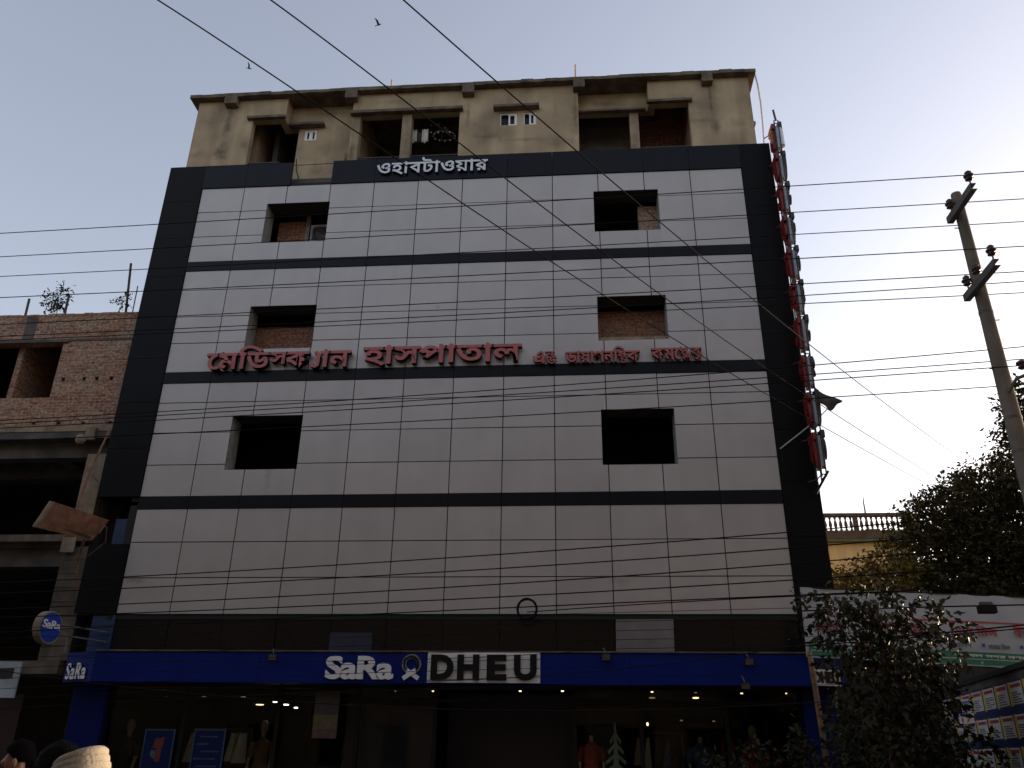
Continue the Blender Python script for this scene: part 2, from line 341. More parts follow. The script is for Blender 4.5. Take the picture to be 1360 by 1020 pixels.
# ------------------------------------------------------------------ lettering
def glyph(body, extrude=0.05, offset=0.0):
    c = bpy.data.curves.new('g', 'FONT'); c.body = body; c.extrude = extrude; c.offset = offset; c.resolution_u = 4
    o = bpy.data.objects.new('g', c); COL.objects.link(o)
    dg = bpy.context.evaluated_depsgraph_get(); me = bpy.data.meshes.new_from_object(o.evaluated_get(dg))
    vs = [tuple(q.co) for q in me.vertices]; fs = [tuple(p.vertices) for p in me.polygons]
    mi = [0 if abs(p.normal.z) > 0.5 else 1 for p in me.polygons]
    bpy.data.objects.remove(o); bpy.data.curves.remove(c); bpy.data.meshes.remove(me)
    return vs, fs, mi
def ext(vs):
    xs = [q[0] for q in vs]; ys = [q[1] for q in vs]; return min(xs), max(xs), min(ys), max(ys)
_adv = {}
def advance(ch):
    if ch not in _adv:
        ref = '\u0995' if ord(ch[0]) > 255 else 'n'
        if 'r' + ref not in _adv:
            e = ext(glyph(ref + ref)[0]); _adv['r' + ref] = e[1] - e[0]
        e = ext(glyph(ref + ch + ref)[0]); _adv[ch] = e[1] - e[0] - _adv['r' + ref]
    return _adv[ch]
MATRA = 0.62
def bold(g, d):
    if not d: return g
    v, f, mi = g; V2, F2, M2 = [], [], []
    for k, (a, b) in enumerate(((0, 0), (d, 0), (-d, 0), (0, d), (0, -d), (.7 * d, .7 * d), (-.7 * d, .7 * d), (.7 * d, -.7 * d), (-.7 * d, -.7 * d))):
        n = len(V2); V2 += [(q[0] + a, q[1] + b, q[2] + (.006 * k if q[2] > 0 else 0)) for q in v]; F2 += [tuple(i + n for i in q) for q in f]; M2 += mi
    return V2, F2, M2
def bn_piece(tok, extrude, offset):
    """one written cluster -> list of (verts, faces, mi), advance; conjuncts are composed from their letters"""
    def part(ch, sx, sy, dx, dy):
        v, f, mi = bold(glyph(ch, extrude, .012), offset)
        return [(q[0] * sx + dx, (q[1] - MATRA) * sy + MATRA + dy, q[2]) for q in v], f, mi
    conj = {
        'SK': [('\u09b8', .80, .75, 0, 0), ('\u0995', .85, .98, .52, 0)],
        'ND': [('\u09a8', .85, .58, 0, 0), ('\u09a1', .80, .58, .04, -.30)],
        'ST': [('\u09b7', .90, .72, 0, 0), ('\u099f', .62, .52, .18, -.42)],
        'PL': [('\u09aa', .72, .72, 0, 0), ('\u09b2', .70, .60, .16, -.34)],
        'KS': [('\u0995', .80, .74, 0, 0), ('\u09b8', .66, .62, .20, -.34)],
    }
    if tok in conj:
        ps = [part(*c) for c in conj[tok]]
        vs, fs, mi = [], [], []
        for v, f, k in ps:
            n = len(vs); vs += v; fs += [tuple(i + n for i in q) for q in f]; mi += k
        return (vs, fs, mi), ext(vs)[1] + 0.03
    if tok == 'YA':          # the hooked ya-phala
        mb = MB(); t = 0.045 + offset
        pts = [(0.05, .16), (.09, .05), (.17, .01), (.235, .06), (.25, .2), (.25, .48), (.20, .60), (.12, .56)]
        L = len(pts); lf, rt = [], []
        for i, p in enumerate(pts):
            a = V(pts[max(i - 1, 0)]); b = V(pts[min(i + 1, L - 1)]); d = (b - a).normalized(); n = V((-d.y, d.x))
            lf.append(V(p) + n * t); rt.append(V(p) - n * t)
        for i in range(L - 1):
            q = [rt[i], rt[i + 1], lf[i + 1], lf[i]]
            mb.add([(c.x, c.y, -extrude) for c in q] + [(c.x, c.y, extrude) for c in q],
                   [(3, 2, 1, 0), (4, 5, 6, 7), (0, 1, 5, 4), (1, 2, 6, 5), (2, 3, 7, 6), (3, 0, 4, 7)], [1, 0, 1, 1, 1, 1])
        return (mb.v, mb.f, mb.mi), 0.34
    if ord(tok[0]) > 255: return bold(glyph(tok, extrude, .012), offset), advance(tok)
    return glyph(tok, extrude, offset), advance(tok)
def lettering(toks, org, xd, zd, width, height, depth, mats, parent, name='letter', offset=0.0, gap=0.0, squeeze=True):
    """letters standing on the surface point org, running along xd; each letter its own mesh"""
    items, x = [], 0.0
    for t in toks:
        if t == ' ': x += 0.3; continue
        g, a = bn_piece(t, 0.5, offset); items.append((g, x)); x += a + gap
    e = [ext([(q[0] + dx, q[1], 0) for q in g[0]]) for g, dx in items]
    x0 = min(q[0] for q in e); x1 = max(q[1] for q in e); y0 = min(q[2] for q in e); y1 = max(q[3] for q in e)
    sx = width / (x1 - x0); sy = height / (y1 - y0)
    xd = V(xd).normalized(); zd = V(zd).normalized(); nr = xd.cross(zd); org = V(org)
    out = []
    for g, dx in items:
        vs = [org + xd * ((q[0] + dx - x0) * sx) + zd * ((q[1] - y0) * sy) + nr * ((q[2] + 0.5) * depth) for q in g[0]]
        mb = MB(); mb.add(vs, g[1], g[2] if len(mats) > 1 else 0); out.append(mb)
    if name is None:
        r = MB()
        for q in out: r.add(q.v, q.f, q.mi)
        return r
    return [q.build(name, mats, parent) for q in out]

# ------------------------------------------------------------------ the ground
FY = 18.11
g = MB(); g.box(-400, 400, -200, 600, -0.5, 0.0); tag(g.build('ground', M['soil']), kind='structure')
g = MB(); g.box(-200, 200, -2, 12.5, 0.004, 0.03); tag(g.build('road', M['asphalt']), kind='structure')
g = MB(); g.box(-200, 200, 12.8, FY + 0.3, 0.004, 0.14); g.box(-200, 200, 12.5, 12.78, 0.004, 0.16); tag(g.build('pavement', M['paving']), kind='structure')

# unseen houses behind the viewer, added and sized to shade the lower storeys
g = MB()
for x0, x1, h in ((-60, -34, 17), (-33.9, -17, 20), (-16.9, -3, 18), (-2.9, 9, 21), (9.1, 24, 18), (24.1, 60, 19)):
    hl = [(x0 + 1.5 + 3 * i, x0 + 3.1 + 3 * i, 1.2 + 3.2 * j, 2.9 + 3.2 * j) for i in range(int((x1 - x0 - 2) / 3)) for j in range(int(h / 3.2))]
    wall_holes(g, x0, x1, 0, h, hl, -4.3, -4.0); g.box(x0, x1, -14, -5, 0, h)
tag(g.build('unseen_shade_terrace', pbr('shade_terrace_render', (.09, .08, .07), .9, .3, 1.0, streak=.3)), kind='structure')

# ------------------------------------------------------------------ hospital building
HB = thing('hospital_building', 'five storey hospital block with grey panel cladding, black frame and bare plaster top floor', 'building', (-2.95, FY, 0))
CX = [-10.23 + 1.22 * i for i in range(12)] + [4.55]
HL, HR = (-8.29, -6.54), (0.62, 2.32)
ROWS = [  # z lines from the bottom up, hole z range
    ([13.57, 14.37, 15.17, 15.97], (14.11, 15.39)),
    ([10.31, 11.13, 11.90, 12.70, 13.28], (10.92, 12.16)),
    ([7.09, 7.87, 8.69, 9.48, 10.01], (7.73, 9.10)),
    ([4.40, 5.20, 6.01, 6.79], None)]
GAP = 0.011
rp = random.Random(3)
for zl, hz in ROWS:
    mb = MB(); bk = MB()
    holes = [(*HL, *hz), (*HR, *hz)] if hz else []
    for i in range(12):
        for j in range(len(zl) - 1):
            x0, x1 = CX[i] + GAP, CX[i + 1] - GAP; z0, z1 = zl[j] + GAP, zl[j + 1] - GAP
            rects = [(x0, x1, z0, z1)]
            for h in holes:
                nr = []
                for a, b, c, d in rects:
                    if b <= h[0] or a >= h[1] or d <= h[2] or c >= h[3]: nr.append((a, b, c, d)); continue
                    if a < h[0]: nr.append((a, h[0], c, d))
                    if b > h[1]: nr.append((h[1], b, c, d))
                    a2, b2 = max(a, h[0]), min(b, h[1])
                    if c < h[2]: nr.append((a2, b2, c, h[2]))
                    if d > h[3]: nr.append((a2, b2, h[3], d))
                rects = nr
            t = [rp.uniform(-.004, .004) for _ in range(4)]
            for a, b, c, d in rects:
                if b - a < .01 or d - c < .01: continue
                fy = [FY + t[k] for k in range(4)] if len(rects) == 1 else [FY] * 4
                mb.hexa([(a, fy[0], c), (b, fy[1], c), (b, FY + .03, c), (a, FY + .03, c)],
                        [(a, fy[3], d), (b, fy[2], d), (b, FY + .03, d), (a, FY + .03, d)])
    mb.build('cladding', M['grey'], HB)
    wall_holes(bk, CX[0] - 0.2, CX[-1] + 0.2, zl[0] - 0.1, zl[-1] + 0.1, [(h[0] - .02, h[1] + .02, h[2] - .02, h[3] + .02) for h in holes], FY + .034, FY + .2)
    bk.build('backing_wall', M['back'], HB)
# black bands between the storeys
for z0, z1 in ((13.28, 13.57), (10.01, 10.31), (6.79, 7.09)):
    mb = MB()
    for i in range(12): mb.box(CX[i] + .004, CX[i + 1] - .004, FY - .02, FY + .03, z0 + .002, z1 - .002)
    mb.build('black_band', M['navy'], HB)
# frame columns
mb = MB()
zz = [7.09 + 1.2075 * i for i in range(9)]
for i in range(8): mb.box(-11.27, -10.235, FY - .03, FY + .6, zz[i] + .004, zz[i + 1] - .004)
mb.build('frame_column', M['black'], HB)
mb = MB(); zz = [3.55 + 1.24 * i for i in range(11)]; zz[-1] = 16.75
for i in range(10): mb.box(4.555, 5.36, FY - .03, FY + .6, zz[i] + .004, zz[i + 1] - .004)
mb.build('frame_column', M['black'], HB)
# parapet panels
mb = MB()
px = [-10.235, -9.01, -7.72]
for a, b in zip(px, px[1:]): mb.box(a + .004, b - .004, FY - .03, FY + .05, 15.975, 16.75)
mb.build('parapet_panel', M['navy'], HB); mb = MB()
px = [-6.57, -5.35, -4.13, -2.91, -1.69, -.47, .75, 1.97, 3.19, 4.555]
for a, b in zip(px, px[1:]): mb.box(a + .004, b - .004, FY - .03, FY + .05, 15.975, 16.75)
mb.build('parapet_panel', M['navy'], HB)
# lower left: black panel, blue glass, dark voids
mb = MB(); mb.box(-11.2, -10.24, FY - .02, FY + .05, 4.42, 5.97); mb.build('black_panel', M['black'], HB)
mb = MB(); mb.box(-10.72, -10.24, FY + .06, FY + .10, 5.985, 6.58); mb.build('blue_glass', M['bluegl'], HB)
mb = MB(); mb.box(-10.78, -10.32, FY + .06, FY + .10, 3.56, 4.38); mb.box(-10.30, -10.24, FY + .02, FY + .12, 3.56, 4.39)
mb.build('blue_glass', M['bluegl'], HB)
mb = MB(); mb.shell(-11.2, -10.1, FY + .12, FY + .9, 3.5, 7.2); mb.build('side_void', M['darkroom'], HB)
# mezzanine dark glazing
mb = MB()
for i in range(12):
    if i == 9: continue
    mb = MB(); mb.box(CX[i] + .006, CX[i + 1] - .006, FY + .05 + .01 * (i % 2), FY + .09, 3.56, 4.395); mb.build('dark_glazing', M['darkgl'], HB)
mb = MB(); mb.slab((CX[9] + .01, FY + .02, 3.60), (1, -.035, .0), (0.03, 0, 1), 1.20, .70, .03); mb.build('loose_panel', pbr('unpainted_board', (.20, .175, .16), .8, .15, 3), HB)
mb = MB(); mb.box(-5.35, -4.42, FY + .02, FY + .045, 3.64, 4.02); mb.build('blue_glass', pbr('dim_blue_glass', (.018, .03, .06), .2, .3, 2), HB)
mb = MB(); mb.box(-10.24, 4.55, FY + .10, FY + .2, 3.5, 4.4); mb.build('backing_wall', M['back'], HB)
# window recesses
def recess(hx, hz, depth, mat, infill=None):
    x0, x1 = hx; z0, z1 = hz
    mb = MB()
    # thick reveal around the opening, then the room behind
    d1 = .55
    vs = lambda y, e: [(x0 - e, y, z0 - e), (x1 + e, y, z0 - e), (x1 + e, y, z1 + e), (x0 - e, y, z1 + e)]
    mb.add(vs(FY + .005, .0) + vs(FY + d1, .0), [(0, 1, 5, 4), (1, 2, 6, 5), (2, 3, 7, 6), (3, 0, 4, 7)], [0, 0, 1, 0])  # top face gets the darker material: the soffit's shade is put into its colour
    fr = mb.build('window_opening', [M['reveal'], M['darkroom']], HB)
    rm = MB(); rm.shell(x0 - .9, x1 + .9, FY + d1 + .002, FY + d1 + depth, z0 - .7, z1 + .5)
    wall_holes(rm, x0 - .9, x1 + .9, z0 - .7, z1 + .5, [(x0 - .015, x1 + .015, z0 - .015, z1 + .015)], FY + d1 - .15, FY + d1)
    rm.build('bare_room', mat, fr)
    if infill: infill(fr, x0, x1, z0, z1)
def inf_1l(fr, x0, x1, z0, z1):
    mb = MB(); mb.box(x0 + .08, x0 + .86, FY + .8, FY + .95, z0 - .3, z1 - .06); mb.build('brick_infill', M['brickin'], fr)
    mb = MB(); mb.box(x0 + .86, x0 + .97, FY + .8, FY + .95, z0 - .3, z1 + .2); mb.build('window_jamb', M['reveal'], fr)
def inf_1r(fr, x0, x1, z0, z1):
    mb = MB(); mb.box(x1 - .50, x1 + .3, FY + .58, FY + .8, z0 - .3, z1 - .12); mb.build('brick_infill', M['bricktan'], fr)
def inf_2(fr, x0, x1, z0, z1):
    mb = MB(); mb.box(x0 - .3, x1 + .3, FY + .62, FY + .85, z0 - .3, z1 - (.30 if x0 < 0 else .10)); mb.build('brick_infill', M['brickin'], fr)
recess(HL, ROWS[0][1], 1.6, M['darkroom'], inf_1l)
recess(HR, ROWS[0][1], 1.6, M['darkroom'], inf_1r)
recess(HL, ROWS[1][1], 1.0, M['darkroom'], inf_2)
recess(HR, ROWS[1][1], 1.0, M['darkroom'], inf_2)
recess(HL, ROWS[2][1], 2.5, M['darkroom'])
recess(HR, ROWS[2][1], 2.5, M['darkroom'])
mb = MB(); mb.box(.62, 2.32, FY + .10, FY + .5, 10.92, 11.06); mb.build('window_sill', M['concl'], HB)
# side, back walls and floor over the shop
mb = MB(); mb.box(-11.2, -11.0, FY + .62, FY + 12, 0, 16.6); mb.build('side_wall', M['darkroom'], HB); mb = MB(); mb.box(5.1, 5.3, FY + .62, FY + 12, 0, 16.6)
mb.box(-11.2, 5.3, FY + 12.01, FY + 12.2, 0, 19.1)
mb.build('side_wall', M['plaster'], HB)
# ---- plaster top floor
YB = FY + .12; YR = YB + .42; ZT = 19.25
# block A, upper band over the corner opening, with the return into the recess
mb = MB()
wall_holes(mb, -10.92, -8.22, 15.9, ZT, [(-9.18, -8.22, 16.0, 18.47)], YB, YB + .2)
mb.box(-8.42, -8.221, YB + .201, YR + .2, 18.47, ZT)
mb.build('plaster_wall', M['plaster'], HB)
# recessed wall B
mb = MB()
wall_holes(mb, -8.218, -6.2, 15.9, ZT, [(-8.218, -7.93, 16.0, 18.47), (-7.76, -7.38, 18.02, 18.42)], YR, YR + .2)
mb.build('plaster_wall', M['plaster2'], HB)
# C and D, one wall with the wide opening and two small windows
mb = MB()
wall_holes(mb, -6.235, .28, 15.9, ZT, [(-5.98, -3.10, 16.0, 18.45), (-1.94, -1.45, 17.88, 18.33), (-1.27, -.91, 17.88, 18.33)], YB, YB + .2)
mb.box(-6.235, -6.03, YB + .2, YR, 15.9, ZT); mb.box(.07, .279, YB + .2, YR + .2, 15.9, ZT)
mb.build('plaster_wall', M['plaster'], HB)
mb = MB(); mb.box(-4.75, -4.48, YB, YB + .25, 16.5, 18.45); mb.build('column', M['concl'], HB)
# recess E upper band and block F
mb = MB(); mb.box(.28, 2.33, YR, YR + .2, 18.56, ZT); mb.build('plaster_wall', M['plaster2'], HB)
mb = MB()
wall_holes(mb, 2.26, 5.08, 15.9, ZT, [(2.26, 3.36, 16.0, 18.42)], YB, YB + .2)
mb.box(2.26, 2.46, YB + .2, YR + .2, 18.57, ZT)
mb.build('plaster_wall', M['plaster'], HB)
mb = MB(); mb.box(1.74, 1.99, YR, YR + .25, 16.5, 18.56); mb.build('column', M['concl'], HB)
# side walls of the top floor
mb = MB(); mb.box(-10.92, -10.72, YB + .2, FY + 12, 15.9, ZT); mb.box(4.88, 5.08, YB + .2, FY + 12, 15.9, ZT); mb.build('plaster_wall', M['plaster2'], HB)
# inside of the verandahs
mb = MB()
mb.box(-10.7, 4.86, YB + .2, FY + 3.4, 16.3, 16.45)
mb.box(-10.7, 4.86, FY + 3.2, FY + 3.4, 16.45, ZT)
mb.build('verandah_floor', M['concd'], HB)
mb = MB()
for x in (-9.4, -6.22, -3.05, .1):
    mb = MB(); mb.box(x, x + .18, YR + .22, FY + 3.2, 16.45, ZT); mb.build('inner_wall', M['plaster2'], HB)
mb = MB(); mb.box(2.1, 4.86, YR + 1.2, YR + 1.35, 16.45, ZT); mb.box(3.4, 3.55, YB + .21, YR + 1.19, 16.45, ZT); mb.build('inner_brick_wall', M['brickin'], HB)
mb = MB(); mb.box(.3, 2.08, YR + 1.0, YR + 1.15, 16.45, ZT); mb.build('inner_wall', M['room'], HB)
mb = MB(); mb.box(-8.9, -8.75, YR + .6, FY + 3.2, 16.45, ZT); mb.box(-8.75, -6.3, YR + 1.6, YR + 1.75, 16.45, ZT); mb.box(-6, -3.1, YR + 1.9, YR + 2.05, 16.45, ZT); mb.build('inner_wall', M['room'], HB)
# ledges (sunshades) over the openings
def ledge(x0, x1, y0, y1, z, t=.09):
    mb = MB(); mb.box(x0, x1, y0, y1, z, z + t); mb.build('sunshade', M['conc'], HB, bevel=.01)
ledge(-9.34, -8.2, YB - .12, YB - .002, 18.47); ledge(-8.198, -7.15, YR - .2, YR - .002, 18.46)
ledge(-6.27, -3.0, YB - .16, YB - .002, 18.45, .10); ledge(-2.12, -.82, YB - .2, YB - .002, 18.40)
ledge(.29, 2.2, YR - .14, YR - .002, 18.52, .07); ledge(2.2, 3.46, YB - .12, YB - .002, 18.41)
mb = MB(); mb.box(-11.12, -10.93, YB + .5, YB + 1.9, 18.0, 18.09); mb.box(5.09, 5.27, YB + .5, YB + 1.9, 18.0, 18.09); mb.build('sunshade', M['conc'], HB)
# roof slab with stub beams
mb = MB(); rr = random.Random(11)
xs = [-11.14 + i * .35 for i in range(47)] + [5.27]
for a, b in zip(xs, xs[1:]):
    mb.box(a, b, 18.03 + rr.uniform(-.012, .012), FY + 12.4, 19.255, 19.37 + rr.uniform(-.014, .014))
rs = mb.build('roof_slab', M['conc'], HB)
for x0, x1 in ((-10.06, -9.69), (-6.45, -6.10), (-3.03, -2.69), (.15, .48), (3.76, 4.06)):
    mb = MB(); mb.box(x0, x1, 18.00, YB - .002, 18.97, 19.33); mb.build('beam_end', M['conc'], rs, bevel=.012)
# small windows of the top floor
def small_window(x0, x1, z0, z1, y, parts):
    mb = MB(); t = .03
    wall_holes(mb, x0, x1, z0, z1, [(x0 + t, x1 - t, z0 + t, z1 - t)], y + .03, y + .09)
    wf = mb.build('window', M['white'], HB)
    mb = MB(); mb.box(x0 + t, x1 - t, y + .07, y + .075, z0 + t, z1 - t); mb.build('pane', M['darkgl'], wf)
    for a, b in parts:
        mb = MB(); wall_holes(mb, x0 + a, x0 + b, z0 + t, z1 - t, [(x0 + a + .05, x0 + b - .05, z0 + t + .04, z1 - t - .04)], y + .04, y + .066)
        mb.build('sash', M['white'], wf)
small_window(-1.94, -1.45, 17.88, 18.33, YB, [(.24, .46)])
small_window(-1.27, -.91, 17.88, 18.33, YB, [(.16, .33)])
small_window(-7.76, -7.38, 18.02, 18.42, YR, [(.03, .19), (.19, .35)])
# railings
def railing(x0, x1, y, z0, z1, step=.11):
    mb = MB(); mb.box(x0, x1, y - .015, y + .015, z1 - .03, z1)
    x = x0 + step / 2
    while x < x1: mb.box(x - .008, x + .008, y - .008, y + .008, z0, z1 - .03); x += step
    mb.build('railing', M['dark'], HB)
railing(-5.96, -4.77, YB + .1, 16.45, 17.02); railing(-4.46, -3.12, YB + .1, 16.45, 17.02); railing(-9.16, -8.24, YB + .1, 16.45, 17.0)
railing(2.0, 3.34, YB + .1, 16.45, 16.98)
# rainwater and conduit pipes, roof rods
mb = MB(); mb.tube([(-7.69, FY + .06, 16.95), (-7.62, FY + .04, 16.5), (-7.45, FY + .03, 16.02)], .02); mb.tube([(-7.72, FY + .06, 16.72), (-6.58, FY + .06, 16.74)], .012); mb.build('drain_pipe', M['dark'], HB)
for px_, py0, py1, m_ in ((519, 117, 106, 'ypipe'), (764, 101, 86, 'ypipe')):
    a = P(px_, py0, 18.6); b = P(px_ + (1.5 if px_ < 600 else 0), py1, 18.6)
    mb = MB(); mb.tube([a - V((0, 0, .4)), b], .022); mb.build('roof_rod', M[m_], HB)
mb = MB(); mb.tube([P(1002, 96, 18.3), P(1006, 112, 18.3), P(1010, 135, 18.3), P(1013, 165, 18.3), P(1015, 195, 18.3)], .022); mb.build('bent_pipe', M['pvc'], HB)

# ---- shop front (part of the building)
mb = MB(); mb.shell(-10.0, 4.4, FY + .35, FY + 6.5, .15, 3.4); mb.build('shop_interior', M['shop'], HB)
mb = MB()
for a, b in ((-9.93, -8.3), (-8.28, -6.3), (-6.28, -4.6), (-4.58, -3.0), (-.1, 1.2), (1.22, 2.9), (2.92, 4.33)):
    mb = MB(); mb.box(a, b, FY + .02, FY + .035, .15, 2.95); mb.build('shop_pane', M['glass'], HB)
mb = MB()
for x in (-9.97, -8.29, -6.29, -4.59, -2.98, -.12, 1.21, 2.91, 4.36): mb.box(x - .04, x + .04, FY, FY + .08, .14, 2.95)
mb.box(-9.97, 4.36, FY + .001, FY + .079, 2.62, 2.70)
mb.build('shop_frame', M['black_l'], HB)
mb = MB(); mb.box(-9.9, 4.3, FY + .4, FY + 2.0, .15, .52); mb.build('display_plinth', M['shop'], HB)
mb = MB(); mb.box(-10.72, -9.98, FY - .15, FY + .3, .14, 2.95); mb.build('blue_pilaster', M['bluep'], HB)
mb = MB(); mb.box(4.40, 5.02, FY - .15, FY + .3, .14, 2.95); mb.build('blue_pilaster', M['bluep'], HB)
mb = MB(); mb.box(-10.75, 5.1, FY + .2, FY + .34, 2.9, 3.5); mb.build('backing_wall', M['back'], HB)
mb = MB(); mb.box(-4.9, -3.02, FY + .3, FY + .34, .15, 2.6); mb.box(-2.94, -.14, FY + 1.6, FY + 1.65, .15, 2.9); mb.build('dark_door', pbr('dark_blue_door', (.012, .014, .03), .5, .2), HB)

# ------------------------------------------------------------------ shop sign
SG = thing('shop_sign', 'long blue fascia sign over the shop front with white and black letters', 'sign', (-2.85, 17.5, 2.95))
mb = MB(); edges = [-10.15, -6.6, -2.9, 1.0, 4.48]
for a, b in zip(edges, edges[1:]): mb.box(a + .003, b - .003, 17.5, 18.06, 2.95, 3.55)
# chamfered ends
mb.hexa([(-10.15, 17.5, 2.95), (-10.15, 18.06, 2.95), (-10.97, 18.06, 2.95), (-10.97, 17.86, 2.95)][::-1], [(-10.15, 17.5, 3.55), (-10.15, 18.06, 3.55), (-10.97, 18.06, 3.55), (-10.97, 17.86, 3.55)][::-1])
mb.hexa([(4.48, 17.5, 2.95), (5.26, 17.82, 2.95), (5.26, 18.06, 2.95), (4.48, 18.06, 2.95)], [(4.48, 17.5, 3.55), (5.26, 17.82, 3.55), (5.26, 18.06, 3.55), (4.48, 18.06, 3.55)])
mb.build('fascia', M['blue'], SG)
mb = MB(); mb.box(-10.14, 4.47, 17.47, 17.53, 3.552, 3.58); mb.build('top_edge', M['conc'], SG)
X = (1, 0, 0); Z = (0, 0, 1)
def at_f(px_, Y=17.5): return P(px_, 888, Y).x
x0, x1 = at_f(433), at_f(523)
lettering(['S', 'a', 'R', 'a'], (x0, 17.497, 3.015), X, Z, x1 - x0, .46, .05, [M['white']], SG, offset=.034, gap=-.03)
# the looped emblem: ring over two crossing feet
x0, x1 = at_f(534), at_f(559); cx = (x0 + x1) / 2
mb = MB(); R1 = .155; zc = 3.315
ring = [(cx + R1 * math.cos(a), 17.475, zc + R1 * math.sin(a)) for a in [math.radians(-60 + 300 * i / 22) for i in range(23)]]
def ribbon(pts, w_):
    for p, q in zip(pts, pts[1:]):
        p, q = V(p), V(q); d = (q - p).normalized(); n = V((-d.z, 0, d.x)) * w_
        e_ = d * w_ * .5
        mb.hexa([p - n - e_ + V((0, -.022, 0)), q - n + e_ + V((0, -.022, 0)), q - n + e_ + V((0, .022, 0)), p - n - e_ + V((0, .022, 0))],
                [p + n - e_ + V((0, -.022, 0)), q + n + e_ + V((0, -.022, 0)), q + n + e_ + V((0, .022, 0)), p + n - e_ + V((0, .022, 0))])
ribbon(ring, .036)
ribbon([(cx + .08, 17.468, 3.19), (cx - .14, 17.468, 3.05)], .042); ribbon([(cx - .08, 17.482, 3.19), (cx + .14, 17.482, 3.05)], .042)
mb.build('emblem', M['white'], SG)
x0, x1 = at_f(568), at_f(717.5)
mb = MB(); mb.box(x0, x1, 17.46, 17.498, 2.965, 3.545); wb = mb.build('white_board', M['white'], SG)
xs = [at_f(q) for q in (573, 603, 608, 637, 647, 673, 683, 713)]
for k, ch in enumerate('DHEU'):
    lettering([ch], (xs[2 * k], 17.458, 3.01), X, Z, xs[2 * k + 1] - xs[2 * k], .49, .06, [M['black_l']], SG, offset=.05)
ld = V((.82, -.36, 0)).normalized()
lettering(['S', 'a', 'R', 'a'], V((-10.88, 17.81, 3.0)) - V((.004, .006, 0)), ld, Z, .62, .33, .02, [M['white']], SG, offset=.012, gap=.06)
rd = V((.78, .32, 0)).normalized(); nrm = rd.cross(V(Z))
o_ = V((4.50, 17.511, 2.965)) + nrm * .03
mb = MB(); mb.slab(o_, rd, Z, .66, .30, .025); mb.build('white_board', M['white'], SG)
lettering(['D', 'H', 'E', 'U'], o_ + rd * .05 + V((0, 0, .04)), rd, Z, .56, .22, .03, [M['black_l']], SG, offset=.04)

# ------------------------------------------------------------------ letter signs on the facade
tagmats = [M['silver'], M['dark']]
t = thing('tower_name_sign', 'silver Bengali letters on the black parapet above the grey panels', 'sign', (-3.75, FY - .03, 16.1))
lettering(list('\u0993\u09b9\u09be\u09ac\u099f\u09be\u0993') + ['\u09df', '\u09be', '\u09b0'], (-5.29, FY - .045, 16.12), X, Z, 3.07, .56, .07, tagmats, t, offset=.010, gap=.05)
t = thing('hospital_name_sign', 'large red raised Bengali hospital name across the middle of the grey facade', 'sign', (-3.0, FY, 10.3))
RM = [M['red'], M['black_l']]
lettering(['\u09c7', '\u09ae', '\u09bf', '\u09a1', 'SK', 'YA', '\u09be', '\u09a8'], (-9.13, FY - .05, 10.27), X, Z, 3.66, .66, .13, RM, t, offset=.012)
lettering(['\u09b9', '\u09be', '\u09b8', '\u09aa', '\u09be', '\u09a4', '\u09be', '\u09b2'], (-5.16, FY - .05, 10.29), X, Z, 3.92, .56, .13, RM, t, offset=.012)
lettering(['\u098f', 'ND'], (-.98, FY - .05, 10.27), X, Z, .57, .34, .08, RM, t, offset=.010)
lettering(['\u09a1', '\u09be', '\u09df', '\u09be', '\u0997', '\u09a8', '\u09bf', 'ST', '\u0995'], (-.20, FY - .05, 10.24), X, Z, 1.80, .46, .08, RM, t, offset=.010)
lettering(['\u0995', '\u09ae', '\u09c7', 'PL', 'KS'], (1.86, FY - .05, 10.26), X, Z, 1.20, .38, .08, RM, t, offset=.010)

# ------------------------------------------------------------------ blade sign on the right corner
BX = 5.38
def bxz(z): return 5.33 + .012 * (z - 7.3)
BS = thing('blade_sign', 'tall narrow projecting sign with red letter sides on the right corner of the facade', 'sign', (BX, 17.6, 7.1))
mb = MB()
for x in (BX - .05, BX + .05):
    for y in (17.5, 17.9): mb.tube([(x - BX + bxz(7.2), y, 7.2), (x - BX + bxz(17), y, 17.0)], .018, 5)
for k in range(11):
    z = 7.25 + k * .965; BX = bxz(z)
    for x in (BX - .05, BX + .05): mb.tube([(x, 17.5, z), (x, 17.9, z)], .014, 5)
    mb.tube([(BX - .05, 17.5, z), (BX + .05, 17.5, z)], .014, 5)
    mb.tube([(BX - .05, 17.9, z), (BX - .2, FY - .03, z)], .016, 5)
BX = bxz(7.2)
mb.tube([(BX + .08, 17.45, 7.3), (BX - .1, 17.95, 6.95)], .03, 5); BX = bxz(17)
mb.tube([(BX, 17.5, 17.0), (BX - .03, 17.5, 17.35)], .03, 5)
mb.build('sign_frame', M['dark'], BS)
BT = ['\u09ae', '\u09a1', '\u09b8', '\u0995', '\u09a8', '\u09b9', '\u09b8', '\u09aa', '\u09a4', '\u09b2']
for k, ch in enumerate(BT):
    z = 16.06 - k * .965; BX = bxz(z)
    mb = MB(); mb.box(BX - .045, BX + .045, 17.52, 17.86, z + .06, z + .78); mb.build('letter_box', M['boxgrey'], BS, bevel=.01)
    lettering([ch], (BX - .05, 17.92, z + .05), (0, -1, 0), Z, .42, .80, .07, [M['deepred']], BS, offset=.03)
    lettering([ch], (BX + .05, 17.48, z + .10), (0, 1, 0), Z, .42, .80, .085, [M['dark']], BS, offset=.03)
BX = bxz(16.5); mb = MB(); mb.lathe((BX + .08, 17.6, 16.5), [(.02, -.3), (.1, -.28), (.1, .28), (.02, .3)], 10); mb.build('lamp_tube', M['silver'], BS)
mb = MB(); mb.tube([P(1036, 596, 18.05), P(1078, 563, 17.7)], .016, 5); mb.tube([P(1090, 552, 17.6), P(1101, 541, 17.3)], .012, 5); mb.build('sign_brace', M['pvc'], BS)
